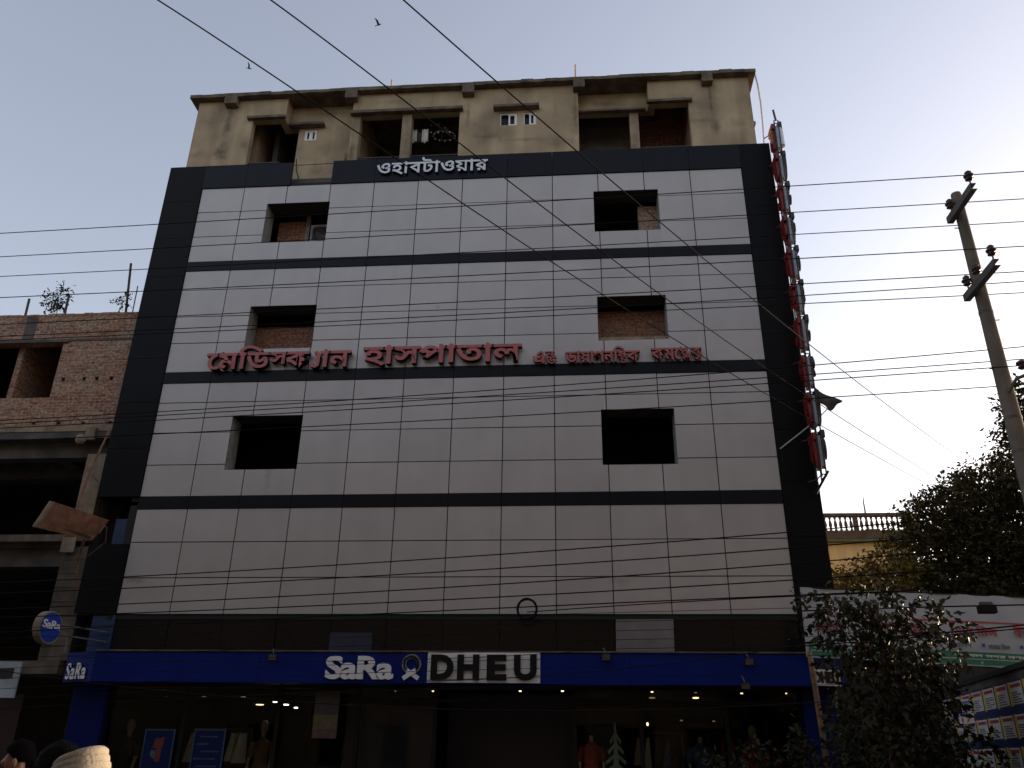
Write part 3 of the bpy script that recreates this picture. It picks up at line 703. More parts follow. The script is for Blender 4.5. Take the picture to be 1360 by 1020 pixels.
# torn cloth caught on the sign
mb = MB(); gw, gh = 9, 6
tl, tr, bl, br_ = P(1081, 513, 17.5), P(1119, 532, 17.0), P(1088, 534, 17.5), P(1103, 545, 17.2)
for i in range(gw + 1):
    for j in range(gh + 1):
        u, v_ = i / gw, j / gh
        q = tl.lerp(tr, u).lerp(bl.lerp(br_, u), v_) + V((0, .05 * math.sin(u * 6 + v_ * 2), -.07 * math.sin(math.pi * u) * (1 - v_) + .02 * math.sin(9 * v_ + 4 * u)))
        mb.v.append(tuple(q))
for i in range(gw):
    for j in range(gh):
        a = i * (gh + 1) + j; mb.f.append((a, a + 1, a + gh + 2, a + gh + 1)); mb.mi.append(0)
o = mb.build('torn_cloth', M['flag'], smooth=True); o.modifiers.new('s', 'SOLIDIFY').thickness = .006
tag(o, 'grey brown torn cloth flapping from the right edge of the tall projecting sign', 'cloth')

# ------------------------------------------------------------------ things on the facade
AC = thing('air_conditioner', 'outdoor air conditioner unit inside the top left window opening', 'air conditioner', (-6.95, FY + .62, 14.2))
ax0, ax1, az0, az1, ay = -7.20, -6.60, 14.50, 15.06, FY + .60
mb = MB(); wall_holes(mb, ax0, ax1, az0, az1, [(ax0 + .06, ax1 - .1, az0 + .06, az1 - .06)], ay, ay + .25); mb.box(ax0 + .01, ax1 - .01, ay + .2, ay + .26, az0 + .01, az1 - .01); mb.build('casing', pbr('ac_casing', (.22, .20, .18), .6, .2, 4), AC)
mb = MB(); c = V(((ax0 + ax1) / 2 - .02, ay + .06, (az0 + az1) / 2))
for k in range(5):
    a = k * 2 * math.pi / 5; mb.hexa([c, c + V((.05 * math.cos(a), 0, .05 * math.sin(a))), c + V((.22 * math.cos(a + .5), .03, .22 * math.sin(a + .5))), c + V((.22 * math.cos(a), 0, .22 * math.sin(a)))],
        [q + V((0, .01, 0)) for q in (c, c + V((.05 * math.cos(a), 0, .05 * math.sin(a))), c + V((.22 * math.cos(a + .5), .03, .22 * math.sin(a + .5))), c + V((.22 * math.cos(a), 0, .22 * math.sin(a))))])
mb.build('fan', M['dark'], AC)
mb = MB()
for r in (.08, .14, .2, .25):
    mb.tube([(c.x + r * math.cos(q * math.pi / 10), ay - .012, c.z + r * math.sin(q * math.pi / 10)) for q in range(21)], .005, 4, cap=False)
mb.build('grille', M['steel'], AC)
FLD = [(805, 873, 'square black floodlight arm-mounted on the blue fascia right of the black letters'), (995, 879, 'black floodlight hanging at the right end of the blue fascia'), (362, 873, 'small black floodlight on the left half of the blue fascia'), (990, 911, 'small grey floodlight under the fascia at the right end')]
for px_, py_, lb in FLD:
    c = P(px_, py_, 17.36)
    f = thing('floodlight', lb, 'floodlight', c, 'floodlights on the shop fascia')
    mb = MB(); mb.hexa([c + V(q) for q in ((-.10, .0, -.07), (.10, .0, -.07), (.08, .07, -.08), (-.08, .07, -.08))], [c + V(q) for q in ((-.10, -.04, .07), (.10, -.04, .07), (.08, .05, .08), (-.08, .05, .08))]); mb.build('lamp_body', M['black_l'], f, bevel=.008)
    mb = MB(); mb.hexa([c + V(q) for q in ((-.08, -.006, -.055), (.08, -.006, -.055), (.08, -.002, -.055), (-.08, -.002, -.055))], [c + V(q) for q in ((-.08, -.042, .055), (.08, -.042, .055), (.08, -.038, .055), (-.08, -.038, .055))]); mb.build('lens', M['steel'], f)
    mb = MB(); mb.tube([c + V((0, .03, .07)), c + V((-.03, .06, .17)), c + V((-.05, .16, .19))], .012, 5); mb.build('arm', M['steel'], f)
mb = MB(); c = P(700, 809, 17.75)
for k in range(7):
    r = .20 + .012 * (k % 3); dx = .012 * (k - 3)
    mb.tube([c + V((r * .95 * math.cos(q * math.pi / 12), dx + .02 * math.sin(q * 1.3 + k), r * math.sin(q * math.pi / 12))) for q in range(25)], .013, 5, cap=False)
tag(mb.build('cable_coil', M['wire'], smooth=True), 'black cable wound in a ring hanging below the lowest grey panels', 'cable coil')
# washing in the verandah
for k, (pa, pb, m_, lb) in enumerate((((546, 173), (553, 189), 'paper', 'white towel hung left in the top floor verandah'), ((561, 172), (568, 189), 'paper', 'white towel hung right of the other in the top floor verandah'), ((553, 176), (560, 188), 'flag', 'grey cloth hung between two white towels in the verandah'))):
    a = P(pa[0], pa[1], YB + .35); b = P(pb[0], pb[1], YB + .35); mb = MB(); n = 8
    for i in range(n + 1):
        x = a.x + (b.x - a.x) * i / n; y = a.y + .02 * math.sin(i * 1.7)
        mb.v += [(x, y, a.z), (x, y + .01, (a.z + b.z) / 2), (x + .01 * math.sin(i), y - .01, b.z + .03 * math.sin(i * 1.1))]
    for i in range(n):
        for j in range(2): q = i * 3 + j; mb.f.append((q, q + 1, q + 4, q + 3)); mb.mi.append(0)
    o = mb.build('hanging_towel' if m_ == 'paper' else 'hanging_cloth', M[m_], smooth=True); o.modifiers.new('s', 'SOLIDIFY').thickness = .008
    tag(o, lb, 'laundry', 'laundry in the verandah')
CH = thing('laundry_hanger', 'round wire hanger with small pale pieces in the top floor verandah', 'hanger', P(590, 175, YB + .5))
c = P(590, 180, YB + .5); mb = MB()
mb.tube([c + V((.33 * math.cos(q * math.pi / 10), .2 * math.sin(q * math.pi / 10), 0)) for q in range(21)], .01, 4, cap=False)
for k in range(4): mb.tube([c + V((.33 * math.cos(k * 1.57 + .4), .2 * math.sin(k * 1.57 + .4), 0)), c + V((0, 0, .35))], .006, 4)
mb.build('ring', M['steel'], CH)
mb = MB(); rr = random.Random(5)
for k in range(12):
    a = k * .53; q = c + V((.32 * math.cos(a), .2 * math.sin(a), -.01)); s_ = rr.uniform(.02, .05)
    mb.box(q.x - .012, q.x + .012, q.y - .004, q.y + .004, q.z - s_, q.z + .015)
for k in range(9):
    q = c + V((rr.uniform(-.4, .35), 0, rr.uniform(.05, .45))); mb.box(q.x - .02, q.x + .02, q.y - .004, q.y + .004, q.z - .02, q.z + .02)
mb.build('peg', M['pvc'], CH)

# ------------------------------------------------------------------ shop window contents
def mannequin(px_, label, torso, head=True, arms='down', shell='manne'):
    b = P(px_, 960, FY + .9); x, y = b.x, FY + .9; z0 = .52; t = thing('mannequin', label, 'mannequin', (x, y, z0), 'mannequins in the shop window')
    z = lambda q: z0 + q
    mb = MB(); mb.lathe((x, y, z(1.37)), [(.05, 0), (.045, .1), (.055, .13), (.078, .19), (.086, .26), (.078, .33), (.05, .38), (.01, .395)] if head else [(.05, 0), (.045, .1), (.04, .16)], 14)
    if head: mb.ball((x, y - .08, z(1.60)), .014, .02, .02, 6, 5)
    for s in (-1, 1):
        mb.tube([(x + s * .19, y, z(1.30)), (x + s * .25, y - .02, z(1.05)), (x + s * .24, y - .1, z(.82)), (x + s * .235, y - .13, z(.72))], [.05, .042, .032, .03], 8)
        mb.tube([(x + s * .09, y, z(.85)), (x + s * .095, y + .01, z(.45)), (x + s * .1, y, z(.05))], [.08, .055, .04], 8)
    mb.build('body', M[shell], t, smooth=True)
    mb = MB(); base = len(mb.v); n = 18
    prof = [(.05, .048, 1.41), (.10, .07, 1.37), (.20, .10, 1.30), (.19, .12, 1.15), (.155, .105, .98), (.18, .125, .80), (.20, .14, .55), (.22, .15, .35)]
    for rx, ry, h in prof:
        for k in range(n):
            a = 2 * math.pi * k / n; mb.v.append((x + rx * math.cos(a), y + ry * math.sin(a) * (1 + .06 * math.sin(5 * a + h * 9)), z(h)))
    for i in range(len(prof) - 1):
        for k in range(n):
            a0 = i * n + k; a1 = i * n + (k + 1) % n; mb.f.append((a0, a0 + n, a1 + n, a1)); mb.mi.append(0)
    for s in (-1, 1):
        mb.tube([(x + s * .17, y, z(1.31)), (x + s * .23, y, z(1.18)), (x + s * .255, y - .02, z(1.02))], [.07, .07, .065], 10)
    mb.build('garment', M[torso], t, smooth=True)
mannequin(352, 'mannequin in a brown top behind the glass right of two blue posters', 'browncloth')
mannequin(513, 'mannequin in a teal top behind the shop glass', 'tealcloth')
mannequin(551, 'mannequin in a red top beside the teal one', 'redcloth')
mannequin(785, 'headless mannequin in a red top left of the pale cut-out tree', 'redcloth', head=False)
mannequin(998, 'mannequin with lit white head and red collar at the right end of the shop', 'redcloth')
mannequin(928, 'mannequin in a blue patterned top in the right half of the shop', 'bluecloth', head=False)
mannequin(175, 'mannequin in dark clothes at the left end of the shop window', 'darkcloth')
def clothes_rail(px0, px1, yd, cols, label, seed):
    a, b = P(px0, 970, FY + yd), P(px1, 970, FY + yd); t = thing('clothes_rail', label, 'clothes rail', ((a.x + b.x) / 2, FY + yd, .15), 'clothes rails in the shop'); rr = random.Random(seed)
    y = FY + yd; zr = 2.15; mb = MB(); mb.tube([(a.x, y, .15), (a.x, y, zr), (b.x, y, zr), (b.x, y, .15)], .016, 6); mb.build('rail', M['steel'], t)
    x = a.x + .12
    while x < b.x - .1:
        h = rr.uniform(.6, .85); w_ = rr.uniform(.10, .16); mb = MB()
        mb.hexa([(x - w_, y - .22, zr - h), (x + w_ * .3, y - .24, zr - h), (x + w_ * .3, y + .24, zr - h), (x - w_, y + .22, zr - h)], [(x - .03, y - .16, zr - .10), (x + .02, y - .17, zr - .10), (x + .02, y + .17, zr - .10), (x - .03, y + .16, zr - .10)])
        mb.build('hanging_garment', M[rr.choice(cols)], t); x += rr.uniform(.14, .22)
clothes_rail(245, 335, 2.4, ['darkcloth', 'browncloth', 'bluecloth', 'paper'], 'clothes rail of dim garments behind the two blue posters', 1)
clothes_rail(462, 500, 2.2, ['tealcloth', 'darkcloth', 'bluecloth'], 'clothes rail behind the teal mannequin', 2)
clothes_rail(840, 905, 2.3, ['paper', 'darkcloth', 'manne', 'bluecloth'], 'clothes rail of pale and dark garments right of the cut-out fir tree', 3)
clothes_rail(940, 1040, 2.6, ['browncloth', 'bluecloth', 'redcloth', 'darkcloth'], 'clothes rail of coloured garments at the right end of the shop', 4)
# cut-out fir tree
XT = thing('cutout_tree', 'pale mint cut-out fir tree standing behind the shop glass', 'decoration', (P(818, 1000, FY + .5).x, FY + .5, .52))
x, y = ORG[XT.name].x, FY + .5
mb = MB(); mb.add([(x - .10, y, .52), (x + .10, y, .52), (x + .015, y, 2.3), (x - .015, y, 2.3), (x - .10, y + .03, .52), (x + .10, y + .03, .52), (x + .015, y + .03, 2.3), (x - .015, y + .03, 2.3)], [(0, 1, 2, 3), (7, 6, 5, 4), (0, 4, 5, 1), (1, 5, 6, 2), (2, 6, 7, 3), (3, 7, 4, 0)])
mb.build('trunk_board', M['mint'], XT)
for k in range(8):
    zz_ = 1.98 - k * .19; wd = .10 + .045 * k
    for s in (-1, 1):
        mb = MB(); q = [(x + s * .02, zz_ + .05), (x + s * wd, zz_ - .10), (x + s * (wd + .02), zz_ - .04), (x + s * .02, zz_ + .12)]
        if s < 0: q = q[::-1]
        mb.hexa([(a, y - .012, b) for a, b in q], [(a, y - .004, b) for a, b in q]); mb.build('branch_board', M['mint'], XT)
# posters on the glass
def poster(pa, pb, label, lines):
    a, b = P(pa, 968, FY - .02), P(pb, 968, FY - .02); t = thing('shop_poster', label, 'poster', ((a.x + b.x) / 2, FY - .02, 1.0), 'blue posters on the shop glass')
    mb = MB(); wall_holes(mb, a.x, b.x, .95, a.z, [(a.x + .03, b.x - .03, .98, a.z - .03)], FY - .03, FY - .004); mb.build('poster_frame', M['bluegl'], t)
    mb = MB(); mb.box(a.x + .03, b.x - .03, FY - .02, FY - .008, .98, a.z - .03); mb.build('sheet', M['blueposter'], t)
    return t, a, b
t, a, b = poster(194, 234, 'blue bordered poster with a red and grey picture on the shop glass', 1)
cx, zt = (a.x + b.x) / 2, a.z
mb = MB(); rr = random.Random(2)
mb.hexa([(cx - .11, FY - .026, zt - .36), (cx + .10, FY - .026, zt - .34), (cx + .10, FY - .0205, zt - .34), (cx - .11, FY - .0205, zt - .36)], [(cx - .08, FY - .026, zt - .19), (cx + .12, FY - .026, zt - .15), (cx + .12, FY - .0205, zt - .15), (cx - .08, FY - .0205, zt - .19)])
mb.box(cx - .04, cx + .08, FY - .0275, FY - .021, zt - .62, zt - .33); mb.build('print', pbr('poster_red', (.13, .02, .022), .6, .2), t)
mb = MB(); mb.box(cx - .14, cx - .06, FY - .026, FY - .0205, zt - .52, zt - .40); mb.box(cx - .1, cx + .0, FY - .024, FY - .0205, zt - .56, zt - .43); mb.build('print', pbr('poster_grey', (.08, .10, .12), .6, .2), t)
t, a, b = poster(259, 301, 'blue bordered poster with rows of small text on the shop glass', 2)
mb = MB()
for k, (i0, i1) in enumerate(((.2, .78), (.15, .5), (.3, .85), (.1, .7), (.2, .8), (.15, .6))):
    z_ = a.z - .16 - k * .14; W_ = b.x - a.x; xx = a.x + i0 * W_
    mb = MB()
    while xx < a.x + i1 * W_: mb.box(xx, xx + .035, FY - .026, FY - .0205, z_, z_ + .03); xx += .05
    mb.build('text_line', M['ptext'], t)
# hanging cloth banner
HG = thing('hanging_banner', 'narrow brown hanging banner with yellow and red print under the fascia', 'banner', P(435, 922, FY - .3))
a, b = P(420, 918, FY - .3), P(452, 918, FY - .3); lo = P(434, 981, FY - .3).z
mb = MB(); mb.slab((a.x, FY - .3, lo), X, Z, b.x - a.x, a.z - lo, .01); mb.build('sheet', pbr('brown_banner', (.04, .032, .027), .8, .2), HG)
mb = MB(); mb.slab((a.x + .005, FY - .304, lo + .17), X, Z, b.x - a.x - .01, .28, .003); mb.build('print', pbr('banner_ochre', (.09, .075, .03), .8, .25, 8), HG)
mb = MB(); mb.slab((a.x + .005, FY - .304, lo + .01), X, Z, b.x - a.x - .01, .15, .003); mb.build('print', pbr('banner_red', (.10, .04, .035), .8, .25, 8), HG)
# lamps inside the shop
lampset = [(217, 917, 'w', 3, 2), (221, 926, 'd', 8, 4), (271, 926, 'd', 8, 4), (323, 926, 'd', 7, 4), (345, 936, 'w', 12, 3), (367, 932, 'b', 11, 4), (380, 936, 'b', 8, 3), (393, 940, 'b', 6, 3),
           (495, 944, 'b', 5, 3), (525, 918, 'd', 3, 2), (575, 918, 'w', 3, 3), (691, 918, 'w', 4, 3), (747, 918, 'w', 4, 3), (866, 919, 'w', 4, 3), (866, 927, 'd', 9, 4), (924, 920, 'd', 4, 3), (924, 927, 'w', 9, 4),
           (985, 921, 'w', 4, 3), (1045, 921, 'w', 4, 3), (948, 958, 'd', 4, 3), (860, 962, 'w', 3, 9), (905, 957, 'd', 4, 2)]
lampset.sort()
ORD = 'first second third fourth fifth sixth seventh eighth ninth tenth eleventh twelfth thirteenth fourteenth fifteenth sixteenth seventeenth eighteenth nineteenth twentieth twenty-first twenty-second'.split()
for k, (px_, py_, kd, ww, hh) in enumerate(lampset):
    c = P(px_, py_, FY + 1.15 + (.0 if py_ < 922 else .25)); s_ = 18.3 / 1100
    mb = MB(); r = ww * s_ / 2 * .9; h = max(hh * s_ * .4, .02)
    mb.lathe(c, [(r * .6, -h * .5), (r, -h * .2), (r, h * .4), (r * .5, h * .6)], 10)
    o = mb.build('ceiling_lamp', M['lamp' + kd])
    wh = 'leftmost' if k == 0 else 'number %d from the left' % (k + 1)
    tag(o, '%s lamp glowing in the shop, %s' % ({'w': 'small warm', 'b': 'bright white', 'd': 'dim yellowish'}[kd], ORD[k] + ' from the left, near the %s' % ('two blue posters' if px_ < 330 else 'brown mannequin' if px_ < 420 else 'teal mannequin' if px_ < 600 else 'dark entrance' if px_ < 760 else 'cut-out fir tree' if px_ < 960 else 'right blue pilaster')), 'lamp', 'lamps lit inside the shop')

# ------------------------------------------------------------------ round blade sign and rusty box sign on the left
RS = thing('round_sign', 'round blue projecting shop sign with white letters left of the fascia', 'sign', (-11.05, 16.9, 3.55))
c = V((-11.03, 17.0, 3.96)); nn = V((1, -.12, 0)).normalized(); rd = V((0, 0, 1)).cross(nn).normalized()
mb = MB(); mb.disc(c, nn, .325, .17, 36); mb.build('sign_body', M['concl'], RS)
mb = MB(); mb.disc(c + nn * .088, nn, .30, .01, 36); mb.build('face', M['bluesign'], RS)
lettering(['S', 'a', 'R', 'a'], c + nn * .094 - rd * .26 - V((0, 0, .03)), rd, Z, .52, .17, .01, [M['white']], RS, offset=.02, gap=-.04)
mb = MB()
for dz in (-.1, .1): mb.tube([c + V((.0, .1, dz)), V((-10.3, 18.05, 3.9 + dz))], .018, 5)
mb.tube([c + V((.2, .5, -.12)), c + V((.2, .5, -.45))], .03, 6); mb.build('bracket', M['steel'], RS)
OS = thing('rusty_sign_box', 'tilted rusty orange sign box hanging off the left edge of the facade', 'sign', P(97, 692, 16.6))
TL, TR, BR, BL = P(73, 667, 16.2), P(145, 691, 16.9), P(122, 718, 16.9), P(50, 701, 16.2)
dn = (TR - TL).cross(BL - TL).normalized()
if dn.y > 0: dn = -dn
bk_ = -dn * .22
mb = MB(); mb.hexa([BL, BR, BR + bk_, BL + bk_], [TL, TR, TR + bk_, TL + bk_]); mb.build('box', M['rust'], OS)
ex = (BL - BR).normalized(); mb = MB()
mb.hexa([BL + ex * .02, BL + dn * .01, BL + bk_, BL + bk_ + ex * .1], [TL + ex * .02, TL + dn * .01, TL + bk_, TL + bk_ + ex * .1])
mb.hexa([BL + ex * .03, BL + ex * .09, BL + ex * .09 + bk_, BL + ex * .03 + bk_], [TL + ex * .03, TL + ex * .09, TL + ex * .09 + bk_, TL + ex * .03 + bk_]); mb.build('edge_trim', M['concl'], OS)
ux = (BR - BL).normalized(); uz = (TL - BL).normalized()
mb = lettering(['\u09ae', '\u09be', '\u09b2', '\u09be'], BL + ux * .25 + uz * .22 + dn * .004, ux, uz, .42, .22, .006, [M['concl']], OS, name=None, offset=.01)
mb.build('faded_letters', pbr('faded_paint', (.30, .21, .13), .8, .3), OS)
mb = lettering(['\u09b8', '\u09c7', '\u09ac', '\u09be'], BL + ux * .78 + uz * .18 + dn * .004, ux, uz, .38, .22, .006, [M['concl']], OS, name=None, offset=.01)
mb.build('faded_letters', pbr('faded_paint', (.30, .21, .13), .8, .3), OS)
mb = MB(); mb.hexa([BL + ux * .42 + uz * .10 + dn * .012, BL + ux * 1.02 + uz * .02 + dn * .012, BL + ux * 1.02 + uz * .02 + dn * .002, BL + ux * .42 + uz * .10 + dn * .002], [BL + ux * .42 + uz * .16 + dn * .012, BL + ux * 1.02 + uz * .08 + dn * .012, BL + ux * 1.02 + uz * .08 + dn * .002, BL + ux * .42 + uz * .16 + dn * .002]); mb.build('dark_slot', M['dark'], OS)
mb = MB(); mb.tube([P(147, 568, 17.9), P(120, 625, 17.4), P(103, 672, 17.0)], .025, 6); mb.tube([P(112, 715, 17.3), P(104, 745, 17.6), P(99, 780, 17.8)], .03, 6)
mb.tube([P(142, 700, 17.4), P(140, 720, 17.6), P(118, 738, 17.8)], .012, 5); mb.tube([P(122, 630, 18.2), P(130, 640, 18.2)], .02, 5); mb.build('stay_rod', M['rust'], OS)

# ------------------------------------------------------------------ unfinished brick building on the left
LB = thing('brick_building', 'unfinished bare brick and concrete building left of the hospital block', 'building', (-14.5, 18.5, 0))
YL = 18.45
mb = MB()
holes = [(-15.3, -13.36, 9.85, 11.42)] + [(x - .05, x + .05, 10.30, 10.41) for x in (-13.12, -12.56, -12.22, -11.83)] + [(x - .05, x + .05, 9.10, 9.17) for x in (-13.6, -12.95, -12.3, -11.6)]
wall_holes(mb, -22, -11.3, 9.06, 12.22, holes, YL, YL + .25)
mb.build('brick_wall', M['brick'], LB)
mb = MB(); rr = random.Random(4); x = -22
while x < -11.35:
    mb.box(x, x + .24, YL - .01, YL + .24, 12.222, 12.27 + rr.uniform(0, .035)); x += .25
mb.build('wall_coping', M['brick'], LB)
mb = MB(); mb.box(-14.55, -14.25, YL - .012, YL + .1, 11.45, 12.2); mb.box(-22, -13.2, YL - .05, YL - .004, 11.42, 11.50); mb.box(-13.2, -11.3, YL - .02, YL - .004, 11.46, 11.52); mb.build('lintel', M['concd'], LB)
mb = MB(); wall_holes(mb, -22, -11.3, 8.88, 9.055, [], YL - .08, YL + .3); mb.build('floor_slab', M['concl'], LB)
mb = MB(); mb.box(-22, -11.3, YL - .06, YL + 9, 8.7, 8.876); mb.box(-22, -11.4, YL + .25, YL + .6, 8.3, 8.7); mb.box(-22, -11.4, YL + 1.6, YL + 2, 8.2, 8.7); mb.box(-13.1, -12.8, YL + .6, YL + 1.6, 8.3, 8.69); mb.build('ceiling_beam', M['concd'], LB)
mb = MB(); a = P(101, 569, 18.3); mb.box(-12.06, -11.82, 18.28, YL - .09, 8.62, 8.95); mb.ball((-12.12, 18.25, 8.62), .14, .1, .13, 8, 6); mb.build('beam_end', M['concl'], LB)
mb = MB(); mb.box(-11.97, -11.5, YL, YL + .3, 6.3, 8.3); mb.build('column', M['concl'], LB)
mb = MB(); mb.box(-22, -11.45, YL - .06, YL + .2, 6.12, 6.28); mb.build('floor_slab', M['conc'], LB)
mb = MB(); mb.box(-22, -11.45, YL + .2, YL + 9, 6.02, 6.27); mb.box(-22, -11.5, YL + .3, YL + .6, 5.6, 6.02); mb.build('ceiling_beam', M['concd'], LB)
mb = MB(); mb.box(-12.05, -11.72, YL - .09, YL - .061, 5.85, 6.2); mb.build('beam_end', M['concl'], LB)
mb = MB()
for k in range(8): mb.box(-12.02 + .004 * (k % 2), -11.3, YL, YL + .4, 3.45 + .32 * k, 3.45 + .32 * (k + 1) - .012)
mb.build('column', M['conc'], LB)
mb = MB(); mb.box(-22, -11.35, YL - .25, YL + .3, 3.15, 3.42); mb.box(-12.75, -12.3, YL - .35, YL - .252, 2.8, 3.40); mb.build('floor_slab', M['conc'], LB)
mb = MB(); mb.shell(-22, -11.25, YL + .5, YL + 6, 0, 12.2); mb.box(-22, -11.25, YL + .5, YL + 6, 9.0, 9.02); mb.build('inner_wall', M['darkroom'], LB)
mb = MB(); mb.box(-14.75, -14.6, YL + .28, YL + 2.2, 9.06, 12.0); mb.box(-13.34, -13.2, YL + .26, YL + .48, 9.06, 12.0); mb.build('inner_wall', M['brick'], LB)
mb = MB(); mb.box(-13.9, -12.2, YL + .1, YL + .3, .1, 2.75); mb.build('red_shutter', pbr('dim_red_shutter', (.035, .010, .008), .7, .3), LB)
mb = MB(); mb.box(-13.35, -13.15, YL - .05, YL + .05, 1.0, 2.4); mb.build('pipe_stack', M['concd'], LB)
mb = MB(); mb.box(-22, -11.3, YL + 8, YL + 8.2, 0, 12.2); mb.box(-22, -21.8, YL + .3, YL + 8, 0, 12.2); mb.box(-22, -11.3, YL + .3, YL + 8, 11.98, 12.16); mb.build('back_wall', M['brick'], LB)
for a, b in (((36, 411), (39, 397)), ((88, 409), (92, 391)), ((169, 407), (174, 350)), ((178, 406), (183, 380))):
    A_, B_ = P(*a, YL + .3), P(*b, YL + .3); mb = MB(); mb.tube([A_ - V((0, 0, .2)), B_], .032 if a[0] < 175 else .015, 6); mb.build('rebar_post', M['conc'] if a[0] < 175 else M['steel'], LB)
HS = thing('hanging_sign', 'pale blue hanging sign board at the far left edge above the pavement', 'sign', P(8, 905, 17.5))
a = P(-30, 926, 17.5); mb = MB(); mb.slab((a.x, 17.5, a.z), (1, .15, 0), (0.0, 0, 1), P(19, 905, 17.5).x - a.x, .72, .06); mb.build('board', pbr('pale_blue_board', (.36, .42, .46), .6, .2, 3), HS)
mb = MB(); mb.slab((a.x + .05, 17.494, a.z + .38), (1, .15, 0), (0, 0, 1), P(12, 905, 17.5).x - a.x - .05, .2, .01); mb.build('dark_print', M['dark'], HS)

# ------------------------------------------------------------------ foliage
def leaves(mb, clusters, n, size, rnd, droop=.3, twig=7, mi=0):
    wts = [r[0] * r[1] * r[2] for c, r in clusters]; tot = sum(wts)
    for (c, r), wt in zip(clusters, wts):
        for _ in range(max(1, int(n * wt / tot / twig))):
            while True:
                q = V((rnd.uniform(-1, 1), rnd.uniform(-1, 1), rnd.uniform(-1, 1)))
                if q.length <= 1: break
            if q.length > 0: q = q.normalized() * (q.length ** .55)
            st = V(c) + V((q.x * r[0], q.y * r[1], q.z * r[2]))
            d = (V((q.x, q.y, q.z * .6)) + V((rnd.uniform(-1, 1), rnd.uniform(-1, 1), rnd.uniform(-.8, .8)))).normalized()
            for k in range(twig):
                p = st + d * (k * size * .42)
                sd_ = V((rnd.uniform(-1, 1), rnd.uniform(-1, 1), rnd.uniform(-1, 1))).normalized()
                ld_ = (d * .5 + sd_ + V((0, 0, -droop))).normalized(); wv = ld_.cross(V((rnd.uniform(-1, 1), rnd.uniform(-1, 1), rnd.uniform(-1, 1))))
                if wv.length < .1: continue
                wv.normalize(); s_ = size * rnd.uniform(.6, 1.25); up = wv.cross(ld_) * s_ * .10
                mb.add([p, p + ld_ * s_ * .5 + wv * s_ * .27 + up, p + ld_ * s_, p + ld_ * s_ * .5 - wv * s_ * .27 + up], [(0, 1, 2), (0, 2, 3)], mi)
def tree(name, label, base, top, r0, clusters, n, size, leafm, seed, cat='tree', droop=.3, group=None, flower=None):
    rnd = random.Random(seed); t = thing(name, label, cat, base, group)
    base, top = V(base), V(top); mb = MB(); mid = base.lerp(top, .5) + V((rnd.uniform(-.1, .1), rnd.uniform(-.1, .1), 0)) * (top - base).length * .3
    mb.tube([base, base.lerp(mid, .5), mid, top], [r0, r0 * .85, r0 * .7, r0 * .45], 9)
    mb.build('trunk', M['bark'], t, smooth=True)
    mb = MB()
    for c, r in clusters:
        c = V(c); s_ = base.lerp(top, rnd.uniform(.55, .98)); h = s_.lerp(c, .5) + V((rnd.uniform(-.2, .2), rnd.uniform(-.2, .2), .15 * (c - s_).length))
        mb.tube([s_, h, c], [r0 * .35, r0 * .22, r0 * .1], 6)
        for _ in range(5):
            e = c + V((rnd.uniform(-1, 1) * r[0], rnd.uniform(-1, 1) * r[1], rnd.uniform(-.7, 1) * r[2])) * .9
            mb.tube([h.lerp(c, .7), e], [r0 * .1, r0 * .035], 4)
    mb.build('branches', M['bark'], t)
    mb = MB(); leaves(mb, clusters, n, size, rnd, droop); mb.build('crown', leafm, t)
    return t
def blob(px_, py_, Y, rx, rz, ry=None):     # cluster radii in metres
    return (P(px_, py_, Y), (rx, ry or rx, rz))
# big dark tree behind the banner
tree('broadleaf_tree', 'big dark bushy tree rising behind the white banner on the right', (12.5, 26.5, 0), P(1290, 690, 26.5), .30,
     [blob(1310, 655, 26.5, 1.35, .85), blob(1270, 680, 26, 1.3, .9), blob(1340, 690, 26.5, 1.5, 1.2), blob(1240, 705, 26, 1.1, .7), blob(1222, 735, 25.6, 1.0, .7), blob(1290, 745, 26, 1.9, 1.1),
      blob(1355, 760, 26, 1.6, 1.2), blob(1395, 690, 27, 1.6, 1.5), blob(1205, 768, 25.5, 1.0, .5), blob(1250, 785, 25.5, 1.8, .8), blob(1330, 632, 26.5, .8, .5), blob(1225, 675, 26.2, .7, .4), blob(1415, 780, 26, 2., 1.4), blob(1300, 830, 26, 2.4, 1.0), blob(1288, 628, 26.4, .35, .3), blob(1332, 618, 26.5, .35, .28), blob(1252, 655, 26.2, .4, .28), blob(1236, 688, 26, .38, .3), blob(1205, 700, 26, .35, .25), blob(1270, 640, 26.3, .3, .25), blob(1350, 640, 26.4, .4, .3)],
     60000, .15, M['leaf'], 1)
tree('leafy_tree', 'dark leafy tree at the right edge behind the concrete pole', (13.3, 22.5, 0), P(1385, 560, 22.5), .22,
     [blob(1362, 590, 22.5, .75, .6), blob(1385, 540, 22.5, 1.0, .8), blob(1352, 548, 22.5, .45, .35), blob(1358, 615, 22.5, .5, .3), blob(1420, 580, 22.5, 1.4, 1.4), blob(1345, 590, 22.3, .38, .28)], 9000, .16, M['leaf'], 2)
tree('yellowish_tree', 'small yellowish green tree in front of the yellow wall right of the facade', (10.0, 25, 0), P(1150, 770, 24), .12,
     [blob(1130, 775, 24, .65, .32), blob(1160, 764, 24, .6, .35), blob(1112, 768, 24, .28, .2), blob(1185, 758, 24, .7, .5), blob(1150, 795, 24, 1.2, .4)], 3200, .15, M['leaf3'], 3)
